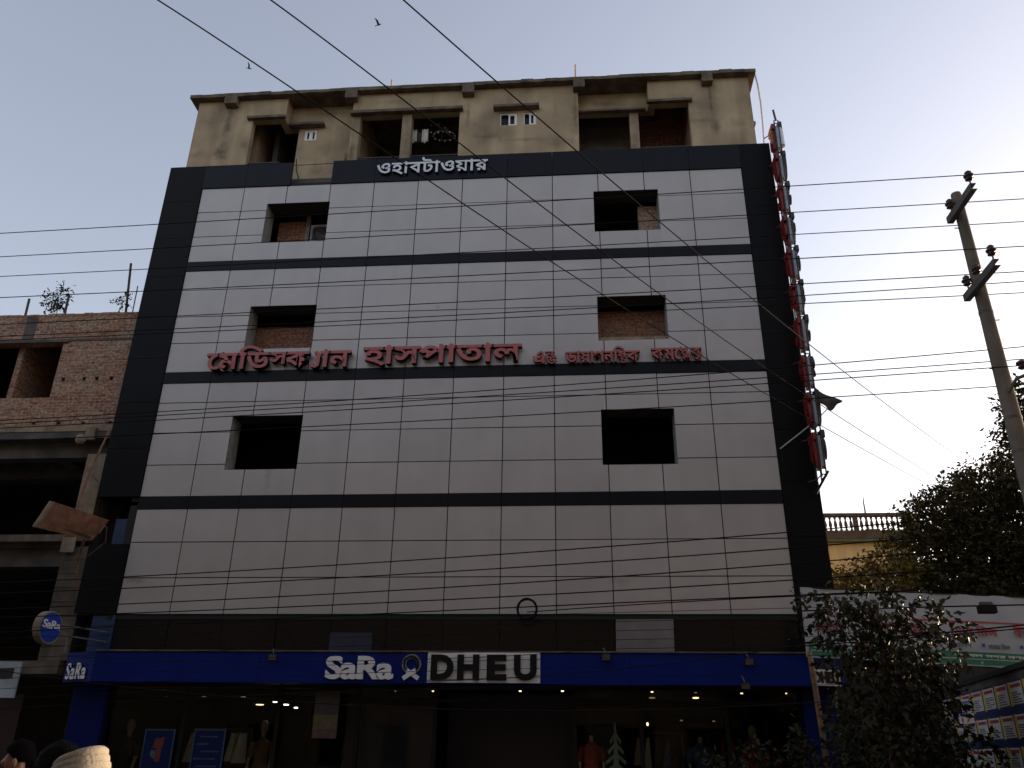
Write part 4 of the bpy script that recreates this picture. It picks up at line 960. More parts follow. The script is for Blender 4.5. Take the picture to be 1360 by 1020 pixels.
# street tree before the banner
tree('street_tree', 'slender street tree with sparse glossy leaves in front of the white banner', (4.25, 13.0, .14), P(1165, 800, 13), .055,
     [blob(1115, 815, 13, .36, .28), blob(1160, 795, 13, .34, .26), blob(1205, 810, 13.1, .34, .25), blob(1240, 838, 13, .30, .30), blob(1145, 850, 13.1, .40, .34), blob(1195, 860, 13, .42, .33), blob(1228, 880, 13, .34, .28), blob(1095, 800, 13, .2, .14),
      blob(1160, 905, 13, .42, .30), blob(1215, 925, 13, .40, .34), blob(1085, 835, 13, .16, .12), blob(1258, 860, 13, .18, .22), blob(1125, 880, 13, .25, .2), blob(1160, 960, 13, .5, .35), blob(1215, 980, 13, .5, .4), blob(1250, 940, 13, .3, .3)],
     4000, .125, M['leaf2'], 4, droop=.7)
for k, (px_, py_, Y, sz, lb) in enumerate(((1115, 985, 15.5, .75, 'dark leafy bush by the blue pilaster at the right end of the shop'), (1190, 1010, 14.5, .8, 'dark leafy bush below the street tree'), (1285, 1005, 14.0, .7, 'dark leafy bush in front of the poster wall'), (985, 1015, 16.0, .55, 'low dark bush in front of the right part of the shop window'))):
    c = P(px_, py_, Y)
    tree('bush', lb, (c.x, Y, .14), (c.x, Y, c.z - .2), .04, [((c.x, Y, c.z - .1), (sz, sz * .7, sz * .5)), ((c.x - .3, Y, c.z - .5), (sz, sz * .7, sz * .6)), ((c.x + .3, Y, c.z - .7), (sz, sz * .7, sz * .6))], 1500, .13, M['leaf2'], 20 + k, cat='bush', group='bushes along the pavement')
tree('roof_shrub', 'small green shrub growing on the brick parapet between two rebar posts', P(76, 412, YL + .2), P(78, 392, YL + .2), .018,
     [blob(72, 391, YL + .2, .14, .14), blob(84, 388, YL + .2, .13, .10), blob(70, 403, YL + .2, .18, .10), blob(80, 402, YL + .2, .14, .08)], 330, .10, M['leaf4'], 9, cat='shrub')
tree('roof_shrub', 'tiny green shrub at the foot of the tallest rebar post on the brick parapet', P(162, 409, YL + .2), P(163, 401, YL + .2), .012, [blob(159, 402, YL + .2, .09, .08), blob(166, 397, YL + .2, .07, .10)], 90, .09, M['leaf4'], 10, cat='shrub')

# ------------------------------------------------------------------ yellow house with balustrade
YH = thing('yellow_house', 'pale yellow house with a dark balustrade on its roof right of the hospital', 'house', (11.7, 34, 0))
mb = MB(); mb.box(7.5, 13.3, 34.0, 44, 0, 9.75); mb.build('wall', M['yellow'], YH)
mb = MB(); mb.box(7.3, 13.45, 33.75, 44.2, 9.78, 10.12); mb.build('cornice', M['balus'], YH)
mb = MB(); mb.box(7.3, 13.45, 33.76, 33.98, 9.68, 9.775); mb.build('green_trim', pbr('green_trim', (.10, .14, .07), .8, .2), YH)
mb = MB(); mb.box(7.3, 13.45, 33.8, 34.02, 10.72, 10.85); mb.box(13.24, 13.46, 33.79, 34.03, 10.121, 10.9); mb.box(11.2, 11.36, 33.82, 34.0, 10.121, 10.72); mb.build('balustrade_rail', M['balus'], YH)
x = 7.4
while x < 13.2:
    if abs(x - 11.28) > .13:
        mb = MB(); mb.lathe((x, 33.9, 10.12), [(.06, 0), (.06, .06), (.035, .10), (.075, .25), (.06, .36), (.03, .46), (.055, .54), (.055, .60)], 8); mb.build('baluster', M['balus'], YH)
    x += .205
mb = MB(); a = P(1151, 690, 36); mb.tube([a - V((0, 0, .5)), P(1147, 668, 36), P(1146, 658, 36)], [.05, .03, .012], 6); mb.box(a.x - .1, a.x + .5, 36, 36.3, 10.1, 10.75); mb.build('roof_post', M['concl'], YH)
mb = MB(); mb.box(10.2, 12.2, 36.5, 38, 10.1, 10.5); mb.build('roof_ledge', M['balus'], YH)

# ------------------------------------------------------------------ white banner across the lane
a, b, c, d = P(1071, 873, 17.3), P(1400, 891, 17.6), P(1400, 795, 17.6), P(1062, 780, 17.3)
BN = thing('white_banner', 'wide white cloth banner with red Bengali letters and a green lower strip', 'banner', a)
def bl_(u, v_): return a.lerp(b, u).lerp(d.lerp(c, u), v_)
mb = MB(); gw, gh = 24, 8; nn = (b - a).cross(d - a).normalized()
def bpt(u, v_): return bl_(u, v_) + nn * (.03 * math.sin(u * 17 + v_ * 2) * (.3 + v_ * (1 - v_) * 2) + .012 * math.sin(u * 41 + v_ * 7))
def bpatch(u0, u1, v0, v1, lift, mat, name, nu=24, nv=4):
    mb = MB()
    for i in range(nu + 1):
        for j in range(nv + 1): mb.v.append(tuple(bpt(u0 + (u1 - u0) * i / nu, v0 + (v1 - v0) * j / nv) + nn * lift))
    for i in range(nu):
        for j in range(nv): q = i * (nv + 1) + j; mb.f.append((q, q + nv + 1, q + nv + 2, q + 1)); mb.mi.append(0)
    return mb.build(name, mat, BN, smooth=True)
o = bpatch(0, 1, 0, 1, 0, M['banner'], 'sheet', 30, 8)
bpatch(.012, 1, .025, .20, .006, M['green'], 'green_strip')
bpatch(.02, 1, .095, .11, .009, M['banner'], 'green_strip')
bpatch(0.02, 1, .60, .625, .006, M['bred'], 'red_rule')
ux = (b - a).normalized(); uz = (d - a).normalized()
LW = (b - a).length
def bn_text(toks, u, v_, wd, ht, mat):
    mb = lettering(toks, bl_(u, v_) + nn * .045, ux, uz, wd, ht, .006, [mat], BN, name=None, offset=.012); mb.build('lettering', mat, BN)
bn_text(['\u09ae', '\u09be', '\u09a8', ' ', '\u09bf', '\u09ae', '\u09b2'], .60, .42, .85, .20, M['bred'])
bn_text(['\u0995', '\u09c7', '\u09b2', '\u099c'], .84, .42, .62, .22, M['bred'])
bn_text(['\u09ac', '\u09a8', '\u09be', '\u09b0'], .04, .38, .5, .17, M['bred']); bn_text(['\u09b8', '\u09be', '\u09b2', '\u09ae'], .30, .40, .9, .2, M['bred'])
bn_text(['\u09ac', '\u09bf', '\u09ad', '\u09be', '\u0997'], .60, .25, .33, .10, M['bgrey']); bn_text(['\u09ac', '\u09be', '\u09b8', '\u09be', '\u09df', ' ', '\u09bf', '\u09a8', '\u099c'], .735, .25, .42, .10, M['bgrey']); bn_text(['\u09ae', '\u09be', '\u09a8', '\u09bf', '\u09b8', '\u0995'], .885, .25, .36, .10, M['bgrey'])
mb = MB()
for u in (.59, .71, .862): p_ = bl_(u, .27) + nn * .045; mb.slab(p_, ux, uz, .06, .06, .005)
mb.build('lettering', M['bblue'], BN)
bn_text(['\u0995', '\u09ae', '\u09b2', ' ', '\u09b8', '\u09a6', '\u09b0', ' ', '\u09a8', '\u0997', '\u09b0', ' ', '\u09ac', '\u09be', '\u099c', '\u09be', '\u09b0'], .03, .125, 1.2, .06, M['paper']); bn_text(['\u0995', '\u09ae', '\u09b2', ' ', '\u09b8', '\u09a6', '\u09b0', ' ', '\u09a8', '\u0997', '\u09b0'], .62, .125, 1.3, .055, M['paper'])
mb = MB(); mb.tube([d, d + V((0, .1, .08)), V((4.5, FY - .03, 4.95))], .01, 5); mb.tube([d, c], .012, 5); mb.tube([a, b], .012, 5); mb.build('rope', M['wire'], BN)
# posts carrying the banner
for pq, Y, lb in (((1410, 1020), 17.7, 'dark post carrying the right end of the white banner beyond the frame'),):
    pass
BP = P(1078, 885, 15.8); B2 = P(1101, 1030, 15.8)
mb = MB(); dr = (BP - B2).normalized(); mb.tube([B2 - dr * 1.3, B2, BP, BP + dr * .25], [.055, .052, .047, .045], 10)
tag(mb.build('bamboo_pole', pbr('bamboo', (.20, .11, .055), .8, .35, 7, streak=.2), smooth=True), 'brown slanting bamboo pole in front of the blue pilaster', 'pole')

LS = thing('low_shop', 'low dark shop front with a ribbed shutter under the white banner behind the street tree', 'shop', (7.2, 19.5, 0))
mb = MB(); wall_holes(mb, 5.32, 12.5, 0, 4.3, [(5.9, 7.9, .1, 2.6), (8.3, 10.4, .1, 2.6)], 19.3, 19.5); mb.build('front_wall', M['darkroom'], LS)
for x0, x1 in ((5.9, 7.9), (8.3, 10.4)):
    mb = MB(); z = .1
    while z < 2.55: mb.hexa([(x0 + .005, 19.42, z), (x1 - .005, 19.42, z), (x1 - .005, 19.44, z), (x0 + .005, 19.44, z)], [(x0 + .005, 19.40, z + .07), (x1 - .005, 19.40, z + .07), (x1 - .005, 19.43, z + .07), (x0 + .005, 19.43, z + .07)]); z += .075
    mb.build('shutter', M['concd'], LS)
mb = MB(); mb.box(5.45, 12.5, 18.9, 24, 4.302, 4.38); mb.build('tin_roof', M['dark'], LS)
mb = MB(); mb.box(5.45, 5.6, 19.51, 24, 0, 4.3); mb.box(12.35, 12.5, 19.51, 24, 0, 4.3); mb.box(5.6, 12.35, 23.8, 24, 0, 4.3); mb.build('side_wall', M['concd'], LS)

# ------------------------------------------------------------------ poster wall under the banner
pa, pb = P(1262, 1000, 17.2), P(1420, 1000, 11.4)
wd = V((pb.x - pa.x, pb.y - pa.y, 0)); wl = wd.length; wd.normalize(); wn = wd.cross(V(Z))
PW = thing('poster_wall', 'low wall below the white banner covered with blue and yellow bills', 'wall', (pa.x, pa.y, 0))
z1 = P(1345, 901, 13.9).z
mb = MB(); mb.slab((pa.x, pa.y, .0), wd, Z, wl + 1.5, z1, .15); mb.build('wall', M['concd'], PW)
mb = MB(); mb.slab(V((pa.x, pa.y, z1 + .004)) + wn * .04, wd, Z, wl + 1.5, .07, .23); mb.build('coping', M['dark'], PW)
rr = random.Random(8)
ph = .42; pw = .66
for i in range(8):
    for j in range(5):
        x_ = .16 + i * (pw + .0); z_ = z1 - .10 - (j + 1) * ph
        if z_ < .2 or x_ + pw > wl + 1.4: continue
        if i == 0 and j in (1, 2): continue
        o_ = V((pa.x, pa.y, z_)) + wd * x_ + wn * .006
        tl_ = (V(Z) * 1.0 + wd * rr.uniform(-.03, .03)).normalized()
        bill = MB(); bill.slab(o_, wd, tl_, pw - .012, ph - .012, .004); bo = bill.build('bill', pbr('bill_blue', (.012, .026, .13), .6, .2), PW)
        q = MB(); q.slab(o_ + wn * .003 + wd * .10 + V((0, 0, .09)), wd, tl_, pw - .15, ph - .13, .003); q.build('paper_field', M['paper'], bo)
        q = MB(); q.slab(o_ + wn * .004 + wd * .015 + V((0, 0, .07)), wd, tl_, .085, ph - .10, .003); q.build('yellow_strip', M['yprint'], bo)
        q = MB(); q.slab(o_ + wn * .007 + wd * .13 + V((0, 0, ph - .11)), wd, tl_, pw - .22, .045, .003)
        q.build('red_heading', M['bred'], bo)
        q = MB()
        for k in range(5): q.slab(o_ + wn * .007 + wd * .13 + V((0, 0, .11 + k * .032)), wd, tl_, (pw - .22) * rr.uniform(.5, 1), .014, .003)
        q.build('text_lines', M['bgrey'], bo)
# white notice hung in front
n0 = P(1259, 931, 15.4); n1 = P(1305, 926, 15.0); n2 = P(1263, 963, 15.4)
NT = thing('white_notice', 'white notice board with blue and red lettering hung left of the bills', 'notice', n2)
ux2 = (n1 - n0).normalized(); uz2 = (n0 - n2).normalized(); nw = (n1 - n0).length; nh = (n0 - n2).length; nn2 = ux2.cross(uz2).normalized()
mb = MB(); mb.slab(n2, ux2, uz2, nw, nh, .01); mb.build('board', M['paper'], NT)
def nt_text(toks, u, v_, wf, hf, mat):
    mb = lettering(toks, n2 + ux2 * nw * u + uz2 * nh * v_ + nn2 * .003, ux2, uz2, nw * wf, nh * hf, .003, [mat], NT, name=None, offset=.02); mb.build('lettering', mat, NT)
nt_text(['\u09ac', '\u09be', '\u09b8', '\u09be', ' ', '\u09ad', '\u09be', '\u09dc', '\u09be'], .40, .78, .52, .14, M['bblue'])
nt_text(['\u09a8', '\u0997', '\u09a6', ' ', '\u099f', '\u09be', '\u0995', '\u09be'], .35, .62, .5, .09, M['bgrey'])
nt_text(['\u0995', '\u09ae'], .38, .48, .25, .12, M['bred']); nt_text(['\u09b8', '\u09ae', '\u09df'], .62, .36, .32, .18, M['bblue']); nt_text(['\u09a6', '\u09be', '\u09ae'], .12, .30, .42, .2, M['bblue'])
nt_text(list('01711'), .10, .06, .8, .2, M['bred'])
mb = MB()
mb.tube([n0, n0 + V((0, .2, .5))], .006, 4); mb.tube([n1, n1 + V((0, .2, .5))], .006, 4); mb.build('string', M['wire'], NT)

# ------------------------------------------------------------------ concrete pole with crossarms
PX_, PY_ = 5.45, 10.0
CP = thing('utility_pole', 'tall round concrete utility pole with two steel crossarms on the right', 'pole', (PX_, PY_, 0))
mb = MB(); mb.lathe((PX_ - .02, PY_, .1), [(.150, 0), (.132, 2.0), (.108, 4.5), (.086, 6.7), (.068, 8.82), (.062, 8.84)], 20); mb.build('shaft', M['pole'], CP, smooth=True)
mb = MB()
for z in (5.06, 5.5, 7.0): mb.lathe((PX_ - .02, PY_, z), [(.108 - (z - 4.5) * .0095, 0), (.112 - (z - 4.5) * .0095, .0), (.112 - (z - 4.5) * .0095, .04), (.108 - (z - 4.5) * .0095, .04)], 16)
for z, s in ((6.9, 1), (7.5, -1), (8.0, 1), (6.2, -1), (5.8, 1), (8.35, -1)): mb.tube([(PX_ - .02 - .16 * s * .3, PY_, z), (PX_ - .02 + s * .14, PY_ - .02, z)], .008, 5)
mb.build('band', M['steel'], CP)
def crossarm(q_near, q_far, mids):
    """steel channel along Y on the left hand side of the shaft; its ends measured from the picture"""
    x = PX_ - .14; e = []
    for q in (q_near, q_far):
        d_ = ray(*q); k = x / d_.x; e.append(EYE + d_ * k)
    ya, yb = e[0].y, e[1].y; za = (e[0].z + e[1].z) / 2
    mb = MB(); n = 16; L_ = (yb - ya) / n
    mb.box(x - .045, x - .035, ya, yb, za - .05, za + .05); mb.box(x - .034, x + .035, ya, yb, za + .04, za + .05); mb.box(x - .034, x + .035, ya, yb, za - .05, za - .04)
    for k in range(n - 1): mb.box(x - .034, x + .0, ya + (k + .9) * L_, ya + (k + 1.1) * L_, za - .039, za + .039)
    arm = mb.build('crossarm', M['steel'], CP)
    for y in [ya + .06] + mids + [yb - .10]:
        mb = MB(); mb.lathe((x, y, za + .05), [(.012, 0), (.012, .12)], 6); mb.build('pin', M['steel'], arm)
        mb = MB(); mb.lathe((x, y, za + .14), [(.03, 0), (.055, .015), (.03, .04), (.06, .055), (.065, .08), (.035, .10), (.045, .125), (.02, .15)], 12); mb.build('insulator', M['porc'], arm, smooth=True)
    print('arm', [round(q, 2) for q in (ya, yb, e[0].z, e[1].z)])
crossarm((1291, 238), (1264, 302), []); crossarm((1322, 340), (1286, 404), [PY_ - .25])
c = P(1357, 484, 9.4)
mb = MB(); mb.lathe(c, [(.03, -.06), (.055, -.04), (.03, -.015), (.06, 0), (.06, .03), (.03, .05)], 12); mb.build('insulator', M['porc'], CP, smooth=True)
mb = MB(); e = P(1340, 520, 9.9); mb.tube([e, P(1350, 503, 9.7), P(1362, 498, 9.6)], .022, 6); mb.build('service_arm', M['pole'], CP)

# ------------------------------------------------------------------ overhead wires
def wire(pts, ya, yb, r, label, i=0, name='overhead_wire', group='thin wires crossing in front of the facade'):
    """pts in photo pixels; depth runs ya -> yb along a straight line in space"""
    t0, t1 = pts[0][0], pts[-1][0]
    # smooth the traced polyline with a quadratic fit in between
    xs_ = [p[0] for p in pts]; out = []
    import numpy as np
    co = np.polyfit(xs_, [p[1] for p in pts], 2 if len(pts) > 2 else 1)
    n = 28
    for k in range(n + 1):
        u = k / n; x = t0 + (t1 - t0) * u; y = float(np.polyval(co, x))
        iy = (1 - u) / ya + u / yb; out.append(P(x, y, 1 / iy))
    mb = MB(); mb.tube(out, r, 5)
    tag(mb.build(name, M['wire'], smooth=True), label, 'wire', group)
WR = .0072
W = [
 ([(1700, 212), (1290, 221.5), (998, 248.5), (792, 264), (480, 287.5), (210, 301), (0, 311), (-250, 320)], 9.3, 10.3, 'thin power wire from the upper crossarm, highest of all across the facade'),
 ([(1700, 250), (1276, 258), (995, 282.5), (792, 299.5), (480, 320), (202, 334), (0, 342), (-250, 350)], 10.0, 11.0, 'thin power wire second from the top, level with the pole top'),
 ([(1700, 280), (1258, 290), (997, 312.5), (780, 329), (480, 347.5), (195, 360), (0, 368), (-250, 376)], 10.7, 11.7, 'thin power wire third from the top, from the low end of the upper crossarm'),
 ([(1700, 312), (1312, 322), (1002, 345), (780, 360), (480, 377), (190, 387.5), (0, 395.7), (-250, 404)], 9.3, 10.4, 'thin power wire fourth from the top, just above the left brick parapet'),
 ([(1700, 345), (1290, 357), (1007, 378), (780, 394), (480, 412.5), (232, 421), (-250, 440)], 10.0, 11.2, 'thin wire from the middle of the lower crossarm, fifth from the top'),
 ([(1700, 352), (1290, 374.5), (1007, 395), (780, 410.5), (480, 427), (232, 437.5), (-250, 455)], 10.2, 11.5, 'thin wire just below the lower crossarm middle, sixth from the top'),
 ([(1700, 373), (1280, 389), (1009, 406), (780, 418), (480, 433), (225, 442), (-250, 462)], 10.7, 11.8, 'thin wire from the low end of the lower crossarm, seventh from the top'),
 ([(1700, 430), (1312, 459), (1020, 490), (780, 511), (480, 533), (210, 545.5), (-250, 570)], 9.6, 12, 'wire above the lower right window, first below the red letters'),
 ([(1700, 452), (1317, 477.5), (1015, 502), (780, 516), (480, 540), (210, 551), (-250, 575)], 9.8, 12, 'wire below the red letters, second of the group beside the pole'),
 ([(1700, 462), (1352, 481), (1022, 509), (780, 526), (480, 546), (210, 557), (-250, 580)], 9.4, 12, 'wire from the single low insulator, third below the red letters'),
 ([(1700, 490), (1325, 507), (1020, 533), (780, 549), (480, 565), (250, 574), (-250, 595)], 10, 12, 'wire touching the top of the two lowest windows'),
 ([(1700, 645), (1360, 677), (1045, 708), (780, 729.5), (440, 751), (162, 764), (-250, 785)], 10, 13, 'cable across the bottom grey panels, highest of the lower bundle'),
 ([(1700, 670), (1360, 699.5), (1045, 730), (780, 749), (440, 768), (162, 779), (-250, 797)], 10, 13, 'cable across the bottom grey panels, second of the lower bundle'),
 ([(1700, 690), (1360, 721.6), (1051, 750.5), (780, 769), (440, 789), (162, 799.5), (-250, 818)], 10, 13, 'cable across the bottom grey panels, third of the lower bundle'),
 ([(1700, 722), (1360, 748), (1054, 771), (780, 788), (440, 804), (153, 812), (-250, 828)], 10, 13, 'cable just above the lower edge of the grey panels'),
 ([(1700, 768), (1360, 777), (1057, 787), (780, 800), (560, 815), (200, 835), (-250, 850)], 10, 13, 'sagging cable along the lower edge of the grey panels, passing the white banner top'),
]
for i, (pts, ya, yb, lb) in enumerate(W): wire(pts, ya, yb, WR if i < 11 else WR * 1.15, lb)
wire([(700, 815), (737, 809), (780, 805.5), (890, 800.5), (965, 797), (1057, 792), (1200, 786)], 17.7, 15.5, .011, 'thick black cable leading from the cable ring to the right')
wire([(1060, 812), (1150, 808), (1270, 805), (1360, 804), (1600, 800)], 14, 12, .012, 'thick cable across the upper part of the white banner carrying a box')
wire([(1060, 853), (1180, 848), (1276, 838), (1360, 829), (1600, 800)], 14, 12, .012, 'thick cable across the red line of the white banner')
wire([(1060, 858), (1180, 850), (1276, 843), (1360, 833), (1600, 812)], 14.1, 12, .009, 'thin cable just below the red line of the white banner')
wire([(-100, 880), (160, 900), (480, 950), (640, 937), (860, 944), (1110, 930)], 14, 15, .008, 'dim cable sagging in front of the shop window lamps', name='sagging_cable')
wire([(560, 905), (680, 900), (830, 888), (990, 868), (1100, 850)], 16.5, 15, .008, 'dark cable sagging across the blue fascia right of the letters', name='sagging_cable')
wire([(90, 868), (240, 885), (400, 876), (560, 872), (760, 868)], 16.9, 16.9, .007, 'thin dark cable across the left half of the blue fascia', name='sagging_cable')
for k in range(9):
    y_ = 830 + k * 13
    wire([(-100, y_ + 6 + k), (120, y_ + 2), (420, y_ - 6 - k), (760, y_ - 16 - k), (1130, y_ - 24)], 14.5, 15.5, .005, 'thin dark cable in the tangle over the dark band and shop, %s' % ('topmost', 'second from top', 'third from top', 'fourth from top', 'middle one', 'fourth from bottom', 'third from bottom', 'second from bottom', 'lowest')[k], name='tangled_cable', group='tangled cables over the shop')
D = [([(120, -55), (212, 0), (302, 60), (391, 120), (481.5, 181), (572, 241), (672, 307.5), (780, 379), (880, 441), (972, 494.5), (1065, 552.5), (1245, 650)], 5.5, 27, 'diagonal wire from the top left, lowest of three'),
     ([(270, -62), (364, 0), (493, 100), (557, 150), (622, 200), (670, 237), (780, 319.5), (875, 387.5), (935, 430), (1017, 490), (1097, 544), (1257, 642)], 5.5, 27, 'diagonal wire from the top left, middle one of three'),
     ([(460, -68), (535, 0), (603.5, 60), (695, 139), (769, 201), (855, 277.5), (930, 341), (1005, 400), (1075, 459), (1160, 522.5), (1287, 617.5)], 5.5, 27, 'diagonal wire from the top, right one of three')]
def wire_traced(pts, ya, yb, r, label):
    import numpy as np
    t0, t1 = pts[0][0], pts[-1][0]; co = np.polyfit([p[0] for p in pts], [p[1] for p in pts], 4); out = []
    for k in range(61):
        u = k / 60; x = t0 + (t1 - t0) * u; out.append(P(x, float(np.polyval(co, x)), 1 / ((1 - u) / ya + u / yb)))
    mb = MB(); mb.tube(out, r, 5); tag(mb.build('diagonal_wire', M['wire'], smooth=True), label, 'wire', 'diagonal wires from the top edge')
for pts, ya, yb, lb in D: wire_traced(pts, ya, yb, .0085, lb)
JB = thing('junction_box', 'small black box hung on the cable in front of the white banner', 'box', P(1311, 808, 12.6))
c = P(1311, 808, 12.6); mb = MB(); mb.box(c.x - .12, c.x + .12, c.y - .05, c.y + .07, c.z - .07, c.z + .05); mb.build('case', M['black_l'], JB, bevel=.012)
mb = MB(); mb.box(c.x - .08, c.x + .08, c.y - .03, c.y + .05, c.z + .052, c.z + .09); mb.build('clamp', M['steel'], JB)

# ------------------------------------------------------------------ birds
def bird(px_, py_, s, label, up, tilt):
    c = P(px_, py_, 20); b = thing('flying_bird', label, 'bird', c, 'birds in the sky')
    mb = MB(); ax = V((math.cos(tilt), 0, math.sin(tilt))); nz = V((-math.sin(tilt), 0, math.cos(tilt)))
    mb.tube([c - ax * .17 * s, c - ax * .1 * s, c, c + ax * .1 * s, c + ax * .14 * s, c + ax * .18 * s], [.012 * s, .03 * s, .042 * s, .036 * s, .028 * s, .006 * s], 8)
    mb.add([c - ax * .12 * s, c - ax * .24 * s + V((0, .05 * s, 0)), c - ax * .25 * s, c - ax * .24 * s - V((0, .05 * s, 0))], [(0, 1, 2, 3)])
    for sd_ in (-1, 1):
        r0 = c + V((0, sd_ * .03 * s, 0)); e1 = r0 + V((0, sd_ * .16 * s, 0)) + nz * up * .12 * s; e2 = e1 + V((0, sd_ * .12 * s, 0)) + nz * up * .10 * s - ax * .1 * s
        th = nz * .006 * s
        for q0, q1, w0, w1 in ((r0, e1, .08 * s, .07 * s), (e1, e2, .07 * s, .01 * s)):
            mb.hexa([q0 - ax * w0 - th, q0 + ax * w0 * .7 - th, q1 + ax * w1 * .7 - th, q1 - ax * w1 - th], [q0 - ax * w0 + th, q0 + ax * w0 * .7 + th, q1 + ax * w1 * .7 + th, q1 - ax * w1 + th])
    mb.build('body', M['bird'], b, smooth=False)
bird(503, 33, .55, 'dark bird flying in the sky left of the top right diagonal wire', 1.5, .4)
bird(331, 91, .48, 'dark bird flying beside the leftmost diagonal wire above the roof corner', 1.3, -.3)

# ------------------------------------------------------------------ people on the street
def skin_mesh(name, verts, edges, radii, mat, parent, root=0, sub=2):
    off = base_of(parent); me = bpy.data.meshes.new(name); me.from_pydata([V(v) - off for v in verts], edges, [])
    o = bpy.data.objects.new(name, me); COL.objects.link(o); sk = o.modifiers.new('skin', 'SKIN'); sk.use_smooth_shade = True; sk.branch_smoothing = .3
    for i, r in enumerate(radii):
        d_ = me.skin_vertices[0].data[i]; d_.radius = r if isinstance(r, tuple) else (r, r); d_.use_root = (i == root)
    ss = o.modifiers.new('sub', 'SUBSURF'); ss.levels = sub; ss.render_levels = sub
    dg = bpy.context.evaluated_depsgraph_get(); m2 = bpy.data.meshes.new_from_object(o.evaluated_get(dg)); m2.name = name
    bpy.data.objects.remove(o); o = bpy.data.objects.new(name, m2); COL.objects.link(o); m2.materials.clear(); m2.materials.append(mat)
    m2.polygons.foreach_set('use_smooth', [True] * len(m2.polygons)); o.parent = parent; ORG[o.name] = off
    return o
def person(label, base, yaw_, height, lean, top_mat, bowed, collar):
    """standing figure; yaw_ = facing direction, lean = forward bend of the upper body"""
    t = thing('person', label, 'person', base); bx = V(base); k = height / 1.75
    f = V((math.cos(yaw_), math.sin(yaw_), 0)); s = V((-f.y, f.x, 0)); up = V((0, 0, 1))
    Q = lambda a, b, c: bx + (f * a + s * b + up * c) * k
    L1, L2 = lean, lean * 1.25
    if bowed:        # head hanging forward and down, level with the shoulders
        NK, HC, HT, NS = (L1 * 1.1 + .07, 1.49), (L1 * 1.1 + .10, 1.45), (L1 * 1.1 + .19, 1.485), (L1 * 1.1 + .22, 1.40); tip = .8
    else:
        NK, HC, HT, NS = (L1 * 1.1 + .01, 1.51), (L1 * 1.1 + .025, 1.60), (L1 * 1.1 + .03, 1.68), (L1 * 1.1 + .13, 1.595); tip = 0.0
    vs = [Q(0, 0, .95), Q(L1 * .35, 0, 1.12), Q(L1 * .8, 0, 1.32), Q(L1 * 1.1, 0, 1.44), Q(NK[0], 0, NK[1]), Q(HC[0], 0, HC[1]), Q(HT[0], 0, HT[1])]
    ra = [(.16, .12), (.15, .11), (.17, .12), (.12, .09), .055, (.080, .088), (.065, .072)]
    es = [(0, 1), (1, 2), (2, 3), (3, 4), (4, 5), (5, 6)]
    vs.append(Q(NS[0], 0, NS[1])); ra.append(.014); es.append((5, 7))      # nose
    for sd_ in (-1, 1):
        i = len(vs)
        vs += [Q(L1 * 1.0, sd_ * .19, 1.39), Q(L1 + .02, sd_ * .25, 1.12), Q(L1 + .12, sd_ * .24, .90), Q(L1 + .15, sd_ * .235, .84)]
        ra += [.065, .045, .032, .035]; es += [(3, i), (i, i + 1), (i + 1, i + 2), (i + 2, i + 3)]
        for n, (dx, dz, ln) in enumerate(((-.03, -.01, .065), (-.01, 0, .085), (.01, 0, .09), (.028, 0, .08), (.045, .03, .06))):
            j = len(vs); vs += [Q(L1 + .16 + dx, sd_ * .235, .80 + dz), Q(L1 + .165 + dx * 1.2, sd_ * .22, .80 + dz - ln)]; ra += [.010, .008]; es += [(i + 3, j), (j, j + 1)]
        i = len(vs); vs += [Q(0, sd_ * .10, .86), Q(.02, sd_ * .11, .48), Q(-.02, sd_ * .11, .09), Q(.13, sd_ * .125, .035)]
        ra += [.095, .06, .042, .035]; es += [(0, i), (i, i + 1), (i + 1, i + 2), (i + 2, i + 3)]
    skin_mesh('body', vs, es, ra, M['skin'], t)
    # clothing: jacket shell and trousers
    jv = vs[:4] + [Q(L1 * 1.1 + (.035 if bowed else .005), 0, 1.485)]; jr = [(.185, .145), (.178, .135), (.20, .15), (.165, .125), (.115, .10)]; je = [(0, 1), (1, 2), (2, 3), (3, 4)]
    for sd_ in (-1, 1):
        i = len(jv); jv += [Q(L1 * 1.0, sd_ * .195, 1.385), Q(L1 + .02, sd_ * .255, 1.12), Q(L1 + .12, sd_ * .245, .90)]; jr += [.09, .066, .052]; je += [(3, i), (i, i + 1), (i + 1, i + 2)]
    skin_mesh('jacket', jv, je, jr, top_mat, t)
    if collar:
        cn = Q(L1 * 1.1 + .025, 0, 1.500); mb = MB()
        for q in range(3):
            mb.tube([cn + (f * (.098 - .007 * q) * math.cos(a_) + s * (.112 - .007 * q) * math.sin(a_)) * k + up * ((-.04 + .03 * q) * k - .035 * k * math.cos(a_)) for a_ in [2 * math.pi * h / 24 for h in range(25)]], (.031 - .004 * q) * k, 8, cap=False)
        mb.build('collar', top_mat, t, smooth=True)
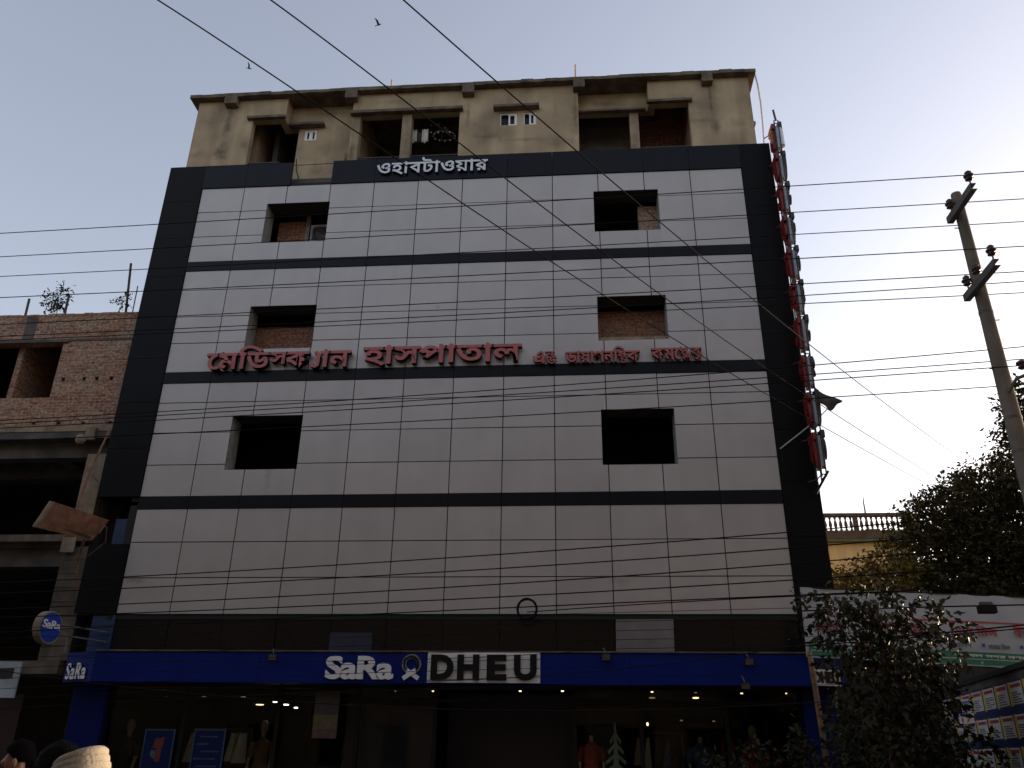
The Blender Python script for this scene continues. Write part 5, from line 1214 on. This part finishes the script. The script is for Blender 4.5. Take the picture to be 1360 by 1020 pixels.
    pv = [Q(0, 0, .93)]; pr = [(.17, .13)]; pe = []
    for sd_ in (-1, 1):
        i = len(pv); pv += [Q(0, sd_ * .10, .84), Q(.02, sd_ * .11, .48), Q(-.02, sd_ * .11, .12)]; pr += [.112, .08, .068]; pe += [(0, i), (i, i + 1), (i + 1, i + 2)]
    skin_mesh('trousers', pv, pe, pr, M['darkcloth'], t)
    # hair: cap over crown and back of the head
    hc = Q(HC[0] + (.03 if bowed else -.01), 0, HC[1] + (.035 if bowed else .045)); mb = MB(); n, kk = 18, 10; rr = random.Random(3)
    for i in range(kk + 1):
        th = math.pi * .62 * i / kk
        for j in range(n):
            a_ = 2 * math.pi * j / n; front = max(0, math.cos(a_)); th2 = th * (1 - .42 * front)
            d_ = f * math.sin(th2) * math.cos(a_) + s * math.sin(th2) * math.sin(a_) + up * math.cos(th2)
            tl_ = (up * math.cos(tip) + f * math.sin(tip)); fw = (f * math.cos(tip) - up * math.sin(tip))
            d_ = fw * math.sin(th2) * math.cos(a_) * .108 + s * math.sin(th2) * math.sin(a_) * .090 + tl_ * math.cos(th2) * .112
            mb.v.append(tuple(hc + d_ * k * (1 + rr.uniform(-.055, .055))))
    for i in range(kk):
        for j in range(n): a0 = i * n + j; a1 = i * n + (j + 1) % n; mb.f.append((a0, a0 + n, a1 + n, a1)); mb.mi.append(0)
    o = mb.build('hair', M['hair'], t, smooth=True); o.modifiers.new('s', 'SOLIDIFY').thickness = .012
    mb = MB(); ec = Q(HC[0], 0, HC[1] - .005)
    for sd_ in (-1, 1): mb.ball(ec + s * sd_ * .092 * k, .018 * k, .018 * k, .032 * k, 8, 6)
    mb.build('ears', M['skin'], t, smooth=True)
    return t
pc = P(150, 1000, 4.0); pd = P(26, 1000, 6.0)
person('person in a cream jacket with raised collar, dark head bowed to the left', (pc.x, 4.0, .03), math.radians(172), 1.775, .12, M['cream'], .12, True)
person('person with short dark hair in dark clothes at the bottom left corner', (pd.x + .02, 6.0, .03), math.radians(205), 1.645, .0, M['darkcloth'], .0, False)
